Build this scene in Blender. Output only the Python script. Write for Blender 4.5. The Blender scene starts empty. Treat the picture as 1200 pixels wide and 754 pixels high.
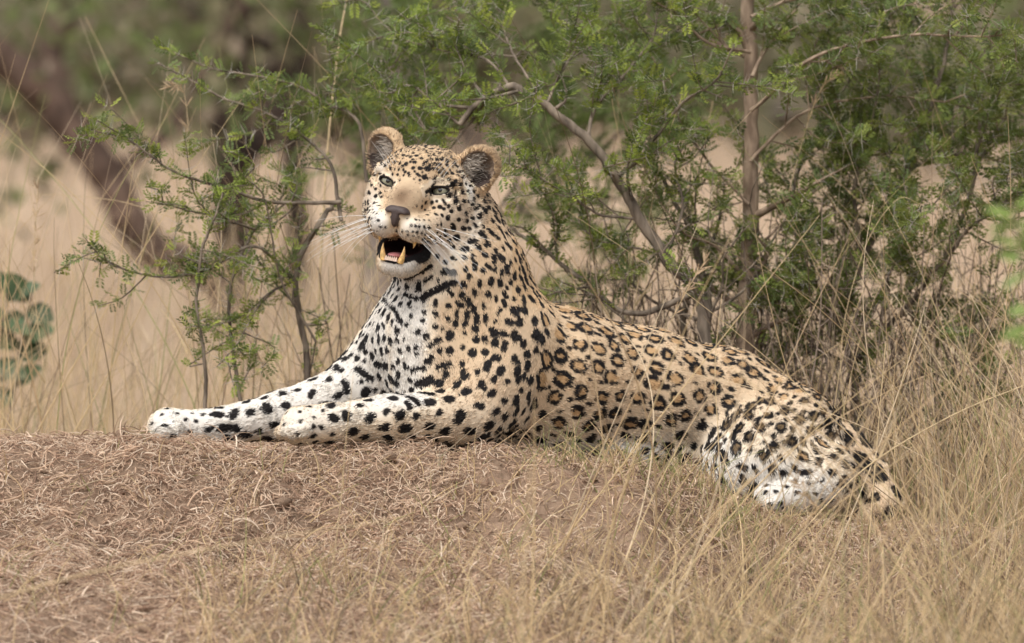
import bpy, math, random
import numpy as np
from mathutils import Vector, Matrix

# ------------------------------------------------------------------ camera, sky, sun, exposure
S = 700.0                    # photograph pixels per metre in the leopard's plane
CZ = 1.20                    # camera height (m)
CD = 12.0                    # camera to leopard distance (m)
CDP = CD * S
scene = bpy.context.scene
COL = scene.collection

cam_data = bpy.data.cameras.new('camera')
cam = bpy.data.objects.new('camera', cam_data)
COL.objects.link(cam)
cam.location = (0.0, -CD, CZ)
cam.rotation_euler = (math.radians(90), 0, 0)
cam_data.sensor_width = 36.0
cam_data.lens = 36.0 * CD / (1200.0 / S)
cam_data.clip_start = 0.1
cam_data.clip_end = 600.0
cam_data.dof.use_dof = True
cam_data.dof.focus_distance = CD - 0.10
cam_data.dof.aperture_fstop = 4.5
scene.camera = cam

SUN_EL, SUN_AZ = 58.0, -28.0      # azimuth: degrees to the left of straight behind the camera
world = bpy.data.worlds.new('World')
scene.world = world
world.use_nodes = True
wn = world.node_tree
wn.nodes.clear()
sky = wn.nodes.new('ShaderNodeTexSky')
sky.sky_type = 'NISHITA'
sky.sun_disc = False
sky.sun_elevation = math.radians(SUN_EL)
sky.sun_rotation = math.radians(180 - SUN_AZ)
sky.dust_density = 5.0
sky.air_density = 1.0
sky.ozone_density = 1.0
bg = wn.nodes.new('ShaderNodeBackground')
bg.inputs['Strength'].default_value = 0.15
wo = wn.nodes.new('ShaderNodeOutputWorld')
hs = wn.nodes.new('ShaderNodeHueSaturation')
hs.inputs['Saturation'].default_value = 0.35      # thin overcast: the sky is nearly white
wn.links.new(sky.outputs[0], hs.inputs['Color'])
wn.links.new(hs.outputs[0], bg.inputs['Color'])
wn.links.new(bg.outputs[0], wo.inputs['Surface'])

sun_data = bpy.data.lights.new('sun', 'SUN')
sun_data.energy = 1.0
sun_data.angle = math.radians(28)
sun_data.color = (1.0, 0.965, 0.92)
sun = bpy.data.objects.new('sun', sun_data)
COL.objects.link(sun)
_az, _el = math.radians(SUN_AZ), math.radians(SUN_EL)
_to_sun = Vector((math.sin(_az) * math.cos(_el), -math.cos(_az) * math.cos(_el), math.sin(_el)))
sun.rotation_euler = _to_sun.to_track_quat('Z', 'Y').to_euler()
sun.location = (0, 0, 8)

vs = scene.view_settings
vs.view_transform = 'Standard'
vs.look = 'None'
vs.exposure = 0.45
vs.gamma = 1.0
vs.use_curve_mapping = False
scene.cycles.use_denoising = True
try:
    scene.cycles_curves.shape = 'RIBBONS'
    scene.cycles_curves.subdivisions = 2
except Exception:
    pass
scene.cycles.max_bounces = 6
scene.cycles.transparent_max_bounces = 4

# ------------------------------------------------------------------ helpers
rng = np.random.default_rng(7)
random.seed(7)

def pt(px, py, d=0.0):
    """photo pixel + depth (in px units, positive away) -> point in px units, camera axis through the origin"""
    f = (CDP + d) / CDP
    return np.array([(px - 600.0) * f, d, (377.0 - py) * f])

def W(p):
    """px units -> metres"""
    p = np.asarray(p, dtype=np.float64) / S
    p = p.copy()
    p[..., 2] += CZ
    return p

def wpt(px, py, y):
    """photo pixel at world depth y (m) -> world point"""
    f = (CD + y) / CD
    return np.array([(px - 600.0) / S * f, y, CZ + (377.0 - py) / S * f])

def link(o, parent=None):
    COL.objects.link(o)
    if parent is not None:
        o.parent = parent
        o.matrix_parent_inverse = parent.matrix_world.inverted() if parent.type == 'EMPTY' else Matrix()
    return o

def tag(o, label=None, cat=None, group=None, kind=None):
    if label: o['label'] = label
    if cat: o['category'] = cat
    if group: o['group'] = group
    if kind: o['kind'] = kind
    return o

def mesh_obj(name, verts, faces, mat, parent=None, smooth=True, colors=None):
    """verts (N,3) world metres; faces (M,3|4) array or list of arrays"""
    me = bpy.data.meshes.new(name)
    verts = np.asarray(verts, dtype=np.float32)
    if not isinstance(faces, list):
        faces = [faces]
    faces = [np.asarray(f, dtype=np.int32) for f in faces if len(f)]
    nl = sum(f.size for f in faces)
    npoly = sum(len(f) for f in faces)
    me.vertices.add(len(verts))
    me.vertices.foreach_set('co', verts.ravel())
    me.loops.add(nl)
    me.loops.foreach_set('vertex_index', np.concatenate([f.ravel() for f in faces]))
    me.polygons.add(npoly)
    starts = []
    c = 0
    for f in faces:
        starts.append(c + np.arange(len(f)) * f.shape[1])
        c += f.size
    me.polygons.foreach_set('loop_start', np.concatenate(starts).astype(np.int32))
    me.update(calc_edges=True)
    me.polygons.foreach_set('use_smooth', np.full(npoly, smooth))
    if colors is not None:
        a = me.color_attributes.new('col', 'FLOAT_COLOR', 'POINT')
        c4 = np.ones((len(verts), 4), dtype=np.float32)
        c4[:, :3] = colors
        a.data.foreach_set('color', c4.ravel())
    if mat: me.materials.append(mat)
    o = bpy.data.objects.new(name, me)
    link(o, parent)
    return o

def curves_obj(name, pts, radii, mat, parent=None, colors=None):
    """pts (N,K,3) world metres, radii (N,K)"""
    n, k, _ = pts.shape
    cu = bpy.data.hair_curves.new(name)
    cu.add_curves([k] * n)
    cu.position_data.foreach_set('vector', np.ascontiguousarray(pts, dtype=np.float32).ravel())
    r = cu.attributes.get('radius') or cu.attributes.new('radius', 'FLOAT', 'POINT')
    r.data.foreach_set('value', np.ascontiguousarray(radii, dtype=np.float32).ravel())
    if colors is not None:
        a = cu.attributes.new('col', 'FLOAT_COLOR', 'CURVE')
        c4 = np.ones((n, 4), dtype=np.float32)
        c4[:, :3] = colors
        a.data.foreach_set('color', c4.ravel())
    if mat: cu.materials.append(mat)
    o = bpy.data.objects.new(name, cu)
    link(o, parent)
    return o

def new_mat(name):
    m = bpy.data.materials.new(name)
    m.use_nodes = True
    nt = m.node_tree
    return m, nt, nt.nodes['Principled BSDF']

def attr_mat(name, rough=0.8, spec=0.2, sheen=0.0, transl=0.0, noise=0.0, nscale=40.0):
    """colour from the 'col' attribute, broken up with a procedural noise"""
    m, nt, b = new_mat(name)
    at = nt.nodes.new('ShaderNodeAttribute'); at.attribute_name = 'col'
    src = at.outputs['Color']
    if noise > 0:
        tx = nt.nodes.new('ShaderNodeTexNoise'); tx.inputs['Scale'].default_value = nscale
        tc = nt.nodes.new('ShaderNodeTexCoord')
        nt.links.new(tc.outputs['Object'], tx.inputs['Vector'])
        mr = nt.nodes.new('ShaderNodeMapRange')
        mr.inputs['From Min'].default_value = 0.3; mr.inputs['From Max'].default_value = 0.7
        mr.inputs['To Min'].default_value = 1 - noise; mr.inputs['To Max'].default_value = 1 + noise
        nt.links.new(tx.outputs['Fac'], mr.inputs['Value'])
        mx = nt.nodes.new('ShaderNodeVectorMath'); mx.operation = 'SCALE'
        nt.links.new(src, mx.inputs[0]); nt.links.new(mr.outputs[0], mx.inputs['Scale'])
        src = mx.outputs[0]
    nt.links.new(src, b.inputs['Base Color'])
    b.inputs['Roughness'].default_value = rough
    b.inputs['Specular IOR Level'].default_value = spec
    if sheen: b.inputs['Sheen Weight'].default_value = sheen
    if transl > 0:
        tr = nt.nodes.new('ShaderNodeBsdfTranslucent')
        nt.links.new(src, tr.inputs['Color'])
        mi = nt.nodes.new('ShaderNodeMixShader'); mi.inputs[0].default_value = transl
        out = nt.nodes['Material Output']
        nt.links.new(b.outputs[0], mi.inputs[1]); nt.links.new(tr.outputs[0], mi.inputs[2])
        nt.links.new(mi.outputs[0], out.inputs['Surface'])
    return m

def flat_mat(name, col, rough=0.6, spec=0.3, coat=0.0, noise=0.15, nscale=60.0):
    m, nt, b = new_mat(name)
    tx = nt.nodes.new('ShaderNodeTexNoise'); tx.inputs['Scale'].default_value = nscale
    tc = nt.nodes.new('ShaderNodeTexCoord')
    nt.links.new(tc.outputs['Object'], tx.inputs['Vector'])
    cr = nt.nodes.new('ShaderNodeValToRGB')
    c = np.array(col)
    cr.color_ramp.elements[0].position = 0.3; cr.color_ramp.elements[1].position = 0.7
    cr.color_ramp.elements[0].color = (*np.clip(c * (1 - noise), 0, 1), 1)
    cr.color_ramp.elements[1].color = (*np.clip(c * (1 + noise), 0, 1), 1)
    nt.links.new(tx.outputs['Fac'], cr.inputs['Fac'])
    nt.links.new(cr.outputs[0], b.inputs['Base Color'])
    b.inputs['Roughness'].default_value = rough
    b.inputs['Specular IOR Level'].default_value = spec
    if coat: b.inputs['Coat Weight'].default_value = coat; b.inputs['Coat Roughness'].default_value = 0.05
    return m

def vnoise(p, freq, seed=0):
    """cheap smooth 3-D noise in about -1..1 (sums of rotated sines)"""
    r = np.random.default_rng(seed)
    out = np.zeros(p.shape[:-1])
    for i in range(6):
        k = r.normal(size=3); k /= np.linalg.norm(k)
        out += np.sin(p @ (k * freq * (0.6 + 0.25 * i)) + r.uniform(0, 6.28))
    return out / 3.0

def smooth01(x):
    x = np.clip(x, 0, 1)
    return x * x * (3 - 2 * x)

def norm(v):
    return v / np.maximum(np.linalg.norm(v, axis=-1, keepdims=True), 1e-9)
# ------------------------------------------------------------------ ground: termite mound and hillside, one sheet
def interp(x, xs, ys):
    return np.interp(x, xs, ys)
def bumps(x, y):
    p = np.stack([x, y, x * 0], -1)
    near = np.exp(-((x / 2.2) ** 2 + ((y + .6) / 2.2) ** 2))
    b = 0.010 * vnoise(p, 9.0, 51) + 0.011 * vnoise(p, 26.0, 52) + 0.008 * vnoise(p, 62.0, 53) + 0.004 * vnoise(p, 140.0, 54)
    far = 0.05 * vnoise(p, 1.1, 55)
    return b * near + far * (1 - near)
def terrain(x, y):
    x = np.asarray(x, float); y = np.asarray(y, float)
    top = interp(x, [-3.2, -2.0, -1.2, -0.75, -0.4, 0.05, 0.15, 0.30, 0.43, 0.60, 1.0, 2.0, 3.2], [0.45, .85, 0.99, 0.985, 0.978, 0.980, 0.965, 0.928, 0.872, 0.845, 0.80, 0.62, 0.3])
    front0 = interp(x, [-1, 0.2, 0.45, 1.0], [-0.24, -0.22, -0.06, -0.02])
    f = np.maximum(front0 - y, 0)
    z = top - 0.10 * smooth01(f / .25) - 0.20 * f - 0.055 * f ** 2
    back = np.maximum(y - 0.45, 0)
    z = z - 0.5 * smooth01(back / 1.2)
    base = 0.42 + 0.040 * np.maximum(y - 2.0, 0) + 0.0002 * np.maximum(y - 2, 0) ** 2
    base = np.where(y < -2, -0.35 + 0.0 * y, base)
    basef = np.where(y < -1.0, 0.42 - 0.77 * smooth01((-1.0 - y) / 4.0), base)
    k = 0.15
    h = np.maximum(k - np.abs(z - basef), 0) / k
    return np.maximum(z, basef) + h * h * k * .25 + bumps(x, y)

gx = np.concatenate([-np.geomspace(260, 1.35, 46), np.arange(-1.3, 1.3, 0.011), np.geomspace(1.35, 260, 46)])
gy = np.concatenate([-np.geomspace(40, 1.75, 26), np.arange(-1.7, 0.75, 0.013), np.geomspace(0.78, 420, 80)])
GX, GY = np.meshgrid(gx, gy, indexing='ij')
GZ = terrain(GX, GY)
gv = np.stack([GX, GY, GZ], -1).reshape(-1, 3)
ni, nj = GX.shape
ii, jj = np.meshgrid(np.arange(ni - 1), np.arange(nj - 1), indexing='ij')
a = (ii * nj + jj).ravel()
gf = np.stack([a, a + nj, a + nj + 1, a + 1], 1)

def ground_material():
    m, nt, b = new_mat('dry_earth')
    tc = nt.nodes.new('ShaderNodeTexCoord')
    def noise(sc, det=6, rough=.6):
        t = nt.nodes.new('ShaderNodeTexNoise'); t.inputs['Scale'].default_value = sc; t.inputs['Detail'].default_value = det; t.inputs['Roughness'].default_value = rough
        nt.links.new(tc.outputs['Object'], t.inputs['Vector']); return t
    n1 = noise(5.0); n2 = noise(38.0, 8, .7); n3 = noise(160.0, 4, .7)
    r1 = nt.nodes.new('ShaderNodeValToRGB'); e = r1.color_ramp.elements
    e[0].position = .32; e[0].color = (.165, .105, .070, 1); e[1].position = .70; e[1].color = (.41, .28, .19, 1)
    mid = e.new(.5); mid.color = (.29, .19, .128, 1)
    nt.links.new(n1.outputs['Fac'], r1.inputs['Fac'])
    r2 = nt.nodes.new('ShaderNodeValToRGB'); e = r2.color_ramp.elements
    e[0].position = .35; e[0].color = (.12, .082, .06, 1); e[1].position = .68; e[1].color = (.40, .30, .21, 1)
    nt.links.new(n2.outputs['Fac'], r2.inputs['Fac'])
    mx = nt.nodes.new('ShaderNodeMix'); mx.data_type = 'RGBA'; mx.inputs['Factor'].default_value = .5
    nt.links.new(r1.outputs[0], mx.inputs['A']); nt.links.new(r2.outputs[0], mx.inputs['B'])
    nt.links.new(mx.outputs['Result'], b.inputs['Base Color'])
    b.inputs['Roughness'].default_value = .95; b.inputs['Specular IOR Level'].default_value = .1
    bp_ = nt.nodes.new('ShaderNodeBump'); bp_.inputs['Strength'].default_value = .7; bp_.inputs['Distance'].default_value = .006
    ad = nt.nodes.new('ShaderNodeMath'); ad.operation = 'ADD'
    nt.links.new(n2.outputs['Fac'], ad.inputs[0]); nt.links.new(n3.outputs['Fac'], ad.inputs[1])
    nt.links.new(ad.outputs[0], bp_.inputs['Height']); nt.links.new(bp_.outputs[0], b.inputs['Normal'])
    return m
ground = mesh_obj('ground', gv, gf, ground_material())
tag(ground, kind='structure')
# ------------------------------------------------------------------ plants: helpers
def catmull(P, n):
    P = np.asarray(P, float)
    if len(P) == 2: return P[0] + (P[1] - P[0]) * np.linspace(0, 1, n)[:, None]
    Q = np.vstack([2 * P[0] - P[1], P, 2 * P[-1] - P[-2]])
    t = np.linspace(0, len(P) - 1 - 1e-6, n); i = t.astype(int); u = (t - i)[:, None]
    a, b, c, d = Q[i], Q[i + 1], Q[i + 2], Q[i + 3]
    return .5 * ((2 * b) + (c - a) * u + (2 * a - 5 * b + 4 * c - d) * u ** 2 + (3 * b - a - 3 * c + d) * u ** 3)
def tube(P, R, m=6):
    P = np.asarray(P, float); n = len(P); R = np.broadcast_to(np.asarray(R, float), (n,))
    T = norm(np.gradient(P, axis=0)); ref = np.array([.31, .87, .39])
    A = norm(np.cross(T, ref)); B = np.cross(T, A)
    ang = np.linspace(0, 2 * math.pi, m, endpoint=False)
    V = P[:, None] + R[:, None, None] * (A[:, None] * np.cos(ang)[None, :, None] + B[:, None] * np.sin(ang)[None, :, None])
    i, j = np.meshgrid(np.arange(n - 1), np.arange(m), indexing='ij')
    F = np.stack([i * m + j, i * m + (j + 1) % m, (i + 1) * m + (j + 1) % m, (i + 1) * m + j], -1).reshape(-1, 4)
    return V.reshape(-1, 3), F
class Soup:
    """collects pieces of one part"""
    def __init__(self): self.v = []; self.q = []; self.t = []; self.c = []; self.n = 0
    def add(self, V, F, col=None):
        V = np.asarray(V); F = np.asarray(F)
        (self.q if F.shape[1] == 4 else self.t).append(F + self.n)
        self.v.append(V); self.n += len(V)
        if col is not None: self.c.append(np.broadcast_to(np.asarray(col, float), V.shape))
    def build(self, name, mat, parent=None, smooth=True):
        fs = []
        if self.q: fs.append(np.concatenate(self.q))
        if self.t: fs.append(np.concatenate(self.t))
        return mesh_obj(name, np.concatenate(self.v), fs, mat, parent, smooth, np.concatenate(self.c) if self.c else None)
def empty(name, loc):
    o = bpy.data.objects.new(name, None); o.location = loc; COL.objects.link(o); bpy.context.view_layer.update(); return o

def bark_material(name, c0, c1, scale=60):
    m, nt, b = new_mat(name)
    tc = nt.nodes.new('ShaderNodeTexCoord'); mp = nt.nodes.new('ShaderNodeMapping'); mp.inputs['Scale'].default_value = (1, 1, .3)
    t = nt.nodes.new('ShaderNodeTexNoise'); t.inputs['Scale'].default_value = scale; t.inputs['Detail'].default_value = 8
    nt.links.new(tc.outputs['Object'], mp.inputs[0]); nt.links.new(mp.outputs[0], t.inputs['Vector'])
    r = nt.nodes.new('ShaderNodeValToRGB'); e = r.color_ramp.elements
    e[0].position = .35; e[0].color = (*c0, 1); e[1].position = .68; e[1].color = (*c1, 1)
    nt.links.new(t.outputs['Fac'], r.inputs['Fac']); nt.links.new(r.outputs[0], b.inputs['Base Color'])
    b.inputs['Roughness'].default_value = .9; b.inputs['Specular IOR Level'].default_value = .15
    bm_ = nt.nodes.new('ShaderNodeBump'); bm_.inputs['Strength'].default_value = .6; bm_.inputs['Distance'].default_value = .004
    nt.links.new(t.outputs['Fac'], bm_.inputs['Height']); nt.links.new(bm_.outputs[0], b.inputs['Normal'])
    return m
bark = bark_material('thorn_bark', (.095, .075, .058), (.31, .25, .19))
bark_pink = bark_material('smooth_bark', (.17, .12, .085), (.40, .30, .215))
bark_dark = bark_material('dark_bark', (.030, .022, .018), (.095, .066, .052), 25)
bark_red = bark_material('reddish_bark', (.065, .043, .033), (.165, .11, .082), 25)
bark_grey = bark_material('grey_bark', (.16, .13, .115), (.32, .265, .225), 25)
leaf_mat = attr_mat('acacia_leaf', .6, .25, transl=.40)
straw_mat = attr_mat('straw', .7, .2, transl=.15)

# feathery leaf template: rachis along +x, pinnae pairs in the xy plane, leaflets on each pinna
def leaf_template():
    V = []; F = []
    def tri(a, b, c):
        k = len(V); V.extend([a, b, c]); F.append((k, k + 1, k + 2))
    tri((0, -.012, 0), (0, .012, 0), (1, 0, -.06))
    npair = 5
    for i in range(npair):
        x = .20 + .76 * i / (npair - 1); L = .46 * (1 - .5 * ((i - 1.8) / 3.2) ** 2)
        for s in (-1, 1):
            d = norm(np.array([.55, s * .83, .16 - .22 * (i % 2)])); base = np.array([x, 0, -.06 * x]); pn = norm(np.cross(d, [0, .25 * s, 1.0]))
            w = .075; dr = np.array([0, 0, -.05])
            tri(tuple(base + d * .03), tuple(base + d * L * .55 + pn * w), tuple(base + d * L + dr))
            tri(tuple(base + d * .03), tuple(base + d * L + dr), tuple(base + d * L * .55 - pn * w))
    d = np.array([1, 0, 0])
    return np.array(V), np.array(F)
LT_V, LT_F = leaf_template()

def place_leaves(P, D, U, L, col):
    """many leaves: base P, direction D, up U, length L -> V, F, C"""
    n = len(P); X = norm(D); Y = norm(np.cross(U, X)); Z = np.cross(X, Y)
    V = P[:, None] + L[:, None, None] * (LT_V[None, :, 0:1] * X[:, None] + LT_V[None, :, 1:2] * Y[:, None] + LT_V[None, :, 2:3] * Z[:, None])
    F = LT_F[None] + (np.arange(n) * len(LT_V))[:, None, None]
    C = np.repeat(col, len(LT_V), axis=0)
    return V.reshape(-1, 3), F.reshape(-1, 3), C

def thorn_bush(name, label, cat, limbs, mat, leaf_col, n_twig=6, twig_len=(.10, .24), leaf_step=.020, leaf_size=(.026, .042), dens=1.0,
               trunk_first=True, group=None, thorn=True, seed=1, droop=0.0, leafy=None):
    """limbs: list of (points world, r0, r1, leafiness 0..1). First limb is the trunk."""
    r = np.random.default_rng(seed)
    P0 = np.array(limbs[0][0][0], float); P0[2] = float(terrain(P0[0], P0[1]))
    root = empty(name, P0)
    tag(root, label, cat, group)
    twigs = Soup(); th_v = []; lp = []; ld = []; lu = []; ll = []
    thorns = Soup()
    def leaves_along(Q, step, size):
        seg = np.linalg.norm(np.diff(Q, axis=0), axis=1); tot = seg.sum(); n = max(2, int(tot / step))
        cum = np.concatenate([[0], np.cumsum(seg)])
        for k in range(n):
            s_ = tot * (k + r.uniform(0, 1)) / n
            i = min(np.searchsorted(cum, s_) - 1, len(seg) - 1); i = max(i, 0)
            p = Q[i] + (Q[i + 1] - Q[i]) * ((s_ - cum[i]) / max(seg[i], 1e-9)); T = norm(Q[i + 1] - Q[i])
            for q in range(r.integers(1, 3)):
                d = norm(r.normal(size=3) * np.array([1, 1, .75]) + T * .7 + np.array([0, 0, .22]))
                lp.append(p); ld.append(d); lu.append(norm(np.array([0, 0, 1.0]) + r.normal(size=3) * .55)); ll.append(r.uniform(*size))
            if thorn and r.random() < .5:
                a = norm(np.cross(T, r.normal(size=3)))
                for sgn in (1, -1):
                    d = norm(a * sgn + T * .25); L = r.uniform(.012, .028)
                    V, F = tube(np.array([p, p + d * L]), np.array([.0007, .00015]), 3); thorns.add(V, F, (.55, .50, .44))
    for li, (pts_, r0, r1, leafy_) in enumerate(limbs):
        n = max(8, len(pts_) * 7)
        Q = catmull(pts_, n)
        wob = r.normal(size=(n + 4, 3)); wob = sum(wob[q:q + n] for q in range(5)) / 5 * min(.006, r0 * .8); Q = Q + wob
        if li == 0 or r0 > .012:
            Q[0, 2] = min(Q[0, 2], float(terrain(Q[0, 0], Q[0, 1])) - .03) if li == 0 else Q[0, 2]
        V, F = tube(Q, np.linspace(r0, r1, n), 8 if r0 > .008 else 6)
        o = mesh_obj('trunk' if li == 0 else 'branch', V, F, mat, root)
        if leafy_ <= 0: continue
        L = np.linalg.norm(np.diff(Q, axis=0), axis=1).sum()
        nt_ = int(n_twig * leafy_ * L / .30 * dens) + 1
        for k in range(nt_):
            t = r.uniform(.12, 1.0); i = min(int(t * (n - 1)), n - 2)
            T = norm(Q[i + 1] - Q[i])
            d = norm(np.cross(T, r.normal(size=3)) * 1.0 + T * r.uniform(.2, 1.0) + np.array([0, 0, .25 - droop]))
            tl = r.uniform(*twig_len) * (1.15 - .5 * t)
            e = Q[i] + d * tl * .5 + r.normal(size=3) * .012; f = Q[i] + d * tl + r.normal(size=3) * .03 + np.array([0, 0, -droop * .05])
            TQ = catmull([Q[i], e, f], 7)
            V, F = tube(TQ, np.linspace(max(r1 * .7, .0016), .0007, 7), 4); twigs.add(V, F)
            leaves_along(TQ[1:], leaf_step, leaf_size)
        if r1 < .004: leaves_along(Q[n // 3:], leaf_step * 1.1, leaf_size)
    if twigs.n: tag(twigs.build('twigs', mat, root), kind='stuff')
    if lp:
        lp, ld, lu, ll = map(np.array, (lp, ld, lu, ll))
        col = np.array(leaf_col)[r.integers(0, len(leaf_col), len(lp))] * r.uniform(.55, 1.4, (len(lp), 1))
        V, F, C = place_leaves(lp, ld, lu, ll, col)
        o = mesh_obj('foliage', V, F, leaf_mat, root, False, C); tag(o, kind='stuff')
    if thorns.n: tag(thorns.build('thorns', straw_mat, root), kind='stuff')
    print(name, 'leaves', len(lp))
    return root
def px(pts_, y, dy=0.0, seed=0):
    """photo polyline standing at world depth y (drifting by dy along its length)"""
    n = len(pts_)
    return [wpt(p[0], p[1], y + dy * i / max(n - 1, 1)) for i, p in enumerate(pts_)]

GREEN = [(0.24, 0.302, 0.06), (0.282, 0.347, 0.065), (0.192, 0.252, 0.06), (0.372, 0.426, 0.08)]
BLUEG = [(0.174, 0.23, 0.085), (0.198, 0.258, 0.09), (0.228, 0.286, 0.07), (0.138, 0.185, 0.06)]
OLIVE = [(0.24, 0.274, 0.07), (0.282, 0.314, 0.08), (0.192, 0.224, 0.065), (0.228, 0.28, 0.065)]

# left thorn bush
y = 0.50
thorn_bush('thorn_bush', 'sparse thorn bush with long bare-tipped branches reaching over the leopard\'s outstretched paw', 'bush', [
    (px([(372, 520), (360, 420), (345, 330), (372, 262), (400, 235)], y, .05), .007, .004, .5),
    (px([(400, 235), (320, 236), (260, 220), (200, 200), (150, 165), (110, 138)], y, -.15), .0042, .0012, .75),
    (px([(400, 258), (385, 190), (320, 138), (255, 110), (182, 72)], y, .10), .004, .0012, .75),
    (px([(430, 215), (420, 145), (385, 122), (340, 98), (250, 80), (183, 53)], y + .05, .12), .004, .0012, .7),
    (px([(345, 330), (300, 288), (250, 312), (190, 325), (130, 310), (100, 280)], y, -.2), .0036, .001, .8),
    (px([(238, 520), (240, 440), (232, 360), (240, 290), (262, 225)], y - .1, .0), .0042, .002, .55),
    (px([(290, 520), (275, 420), (268, 340), (300, 270), (335, 235)], y - .05, .1), .0042, .002, .6),
    (px([(345, 330), (310, 350), (280, 400), (255, 430)], y, -.2), .0025, .001, .8),
    (px([(370, 400), (330, 330), (310, 235), (285, 205)], y, -.1), .0025, .001, .9),
    (px([(300, 270), (262, 258), (215, 245), (185, 240)], y, -.1), .0025, .001, .9),
], bark, GREEN + BLUEG, n_twig=5.5, twig_len=(.05, .14), leaf_step=.0078, leaf_size=(.014, .028), seed=11)

# centre bush with the arching branch
y = 0.48
thorn_bush('thorn_bush', 'thorn bush with one thick branch arching down behind the leopard\'s head', 'bush', [
    (px([(835, 500), (826, 385), (812, 340), (780, 300), (750, 258), (722, 210), (690, 165), (640, 124), (600, 104), (575, 112), (540, 146)], y), .013, .0055, .35),
    (px([(812, 345), (740, 370), (690, 330), (640, 295), (600, 270)], y, .12), .006, .0035, .3),
    (px([(690, 165), (700, 120), (740, 80), (765, 40), (770, 0)], y, .1), .004, .0015, .9),
    (px([(722, 210), (770, 160), (800, 120), (840, 95), (860, 50)], y, -.1), .004, .0015, 1.0),
    (px([(640, 124), (660, 80), (690, 40), (700, 0)], y, .2), .003, .0012, 1.0),
    (px([(600, 104), (570, 70), (520, 60), (470, 45), (440, 20)], y, .15), .003, .001, .9),
    (px([(575, 112), (545, 150), (500, 155), (460, 150)], y, .1), .003, .001, .7),
    (px([(640, 124), (600, 60), (590, 20), (610, -20)], y, .25), .003, .001, .9),
    (px([(750, 258), (700, 250), (660, 225), (620, 200), (590, 190)], y, -.12), .003, .001, .8),
    (px([(780, 300), (740, 290), (700, 280), (660, 250)], y, .15), .003, .001, .8),
    (px([(540, 146), (510, 120), (480, 100), (455, 110), (425, 95)], y, .05), .003, .001, .7),
    (px([(500, 155), (470, 100), (450, 60), (490, 10)], y + .1, .15), .003, .001, .9),
    (px([(780, 300), (800, 240), (790, 190), (820, 150)], y, .1), .0035, .0012, .9),
], bark, GREEN + BLUEG, n_twig=9.5, twig_len=(.06, .20), leaf_step=.0068, leaf_size=(.015, .030), seed=12)

# straight trunk on the right
y = 0.60
thorn_bush('thorn_tree', 'young thorn tree with a straight pinkish trunk behind the leopard\'s back', 'tree', [
    (px([(862, 520), (872, 380), (878, 250), (880, 120), (878, 0), (875, -90)], y, .05), .0175, .011, .35),
    (px([(880, 130), (960, 66), (1060, 42), (1130, 44), (1195, 36)], y, -.2), .0038, .0012, 1.0),
    (px([(880, 190), (930, 140), (1000, 116), (1090, 116), (1190, 142)], y, .1), .0034, .0012, 1.0),
    (px([(878, 240), (830, 190), (790, 130), (760, 60), (720, 20)], y, .15), .0034, .0012, .9),
    (px([(880, 60), (830, 50), (780, 10), (740, -10)], y, -.1), .004, .0012, .9),
    (px([(880, 90), (910, 40), (950, -10)], y, .1), .004, .0012, .8),
    (px([(875, 300), (920, 260), (980, 200), (1040, 180), (1090, 190)], y, .2), .003, .001, .9),
    (px([(874, 330), (840, 290), (800, 270), (770, 230)], y, -.1), .004, .001, .7),
    (px([(880, 20), (960, -10), (1040, 0), (1120, -15)], y, .2), .004, .001, .9),
    (px([(873, 360), (920, 330), (970, 270), (1010, 255)], y, .15), .003, .001, .8),
], bark_pink, OLIVE + BLUEG, n_twig=8.5, twig_len=(.07, .22), leaf_step=.0070, leaf_size=(.015, .030), seed=13)

# second stem pair beside it
y = 0.55
thorn_bush('thorn_bush', 'bare twiggy thorn bush with twin dark stems beside the straight pinkish trunk', 'bush', [
    (px([(818, 500), (828, 380), (822, 310), (800, 250), (770, 200)], y, .1), .010, .003, .3),
    (px([(806, 500), (800, 400), (812, 330), (835, 280), (850, 220)], y + .1, .1), .008, .002, .25),
    (px([(828, 380), (760, 350), (720, 300), (705, 240)], y, .1), .004, .001, .3),
    (px([(815, 420), (760, 395), (700, 350), (640, 320)], y, -.1), .003, .001, .2),
    (px([(828, 370), (880, 330), (905, 280), (930, 250)], y, .1), .003, .001, .4),
    (px([(820, 400), (845, 340), (850, 300), (880, 260)], y, -.1), .003, .001, .3),
], bark, OLIVE, n_twig=16.0, twig_len=(.08, .24), leaf_step=.06, leaf_size=(.016, .028), seed=14)

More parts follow.
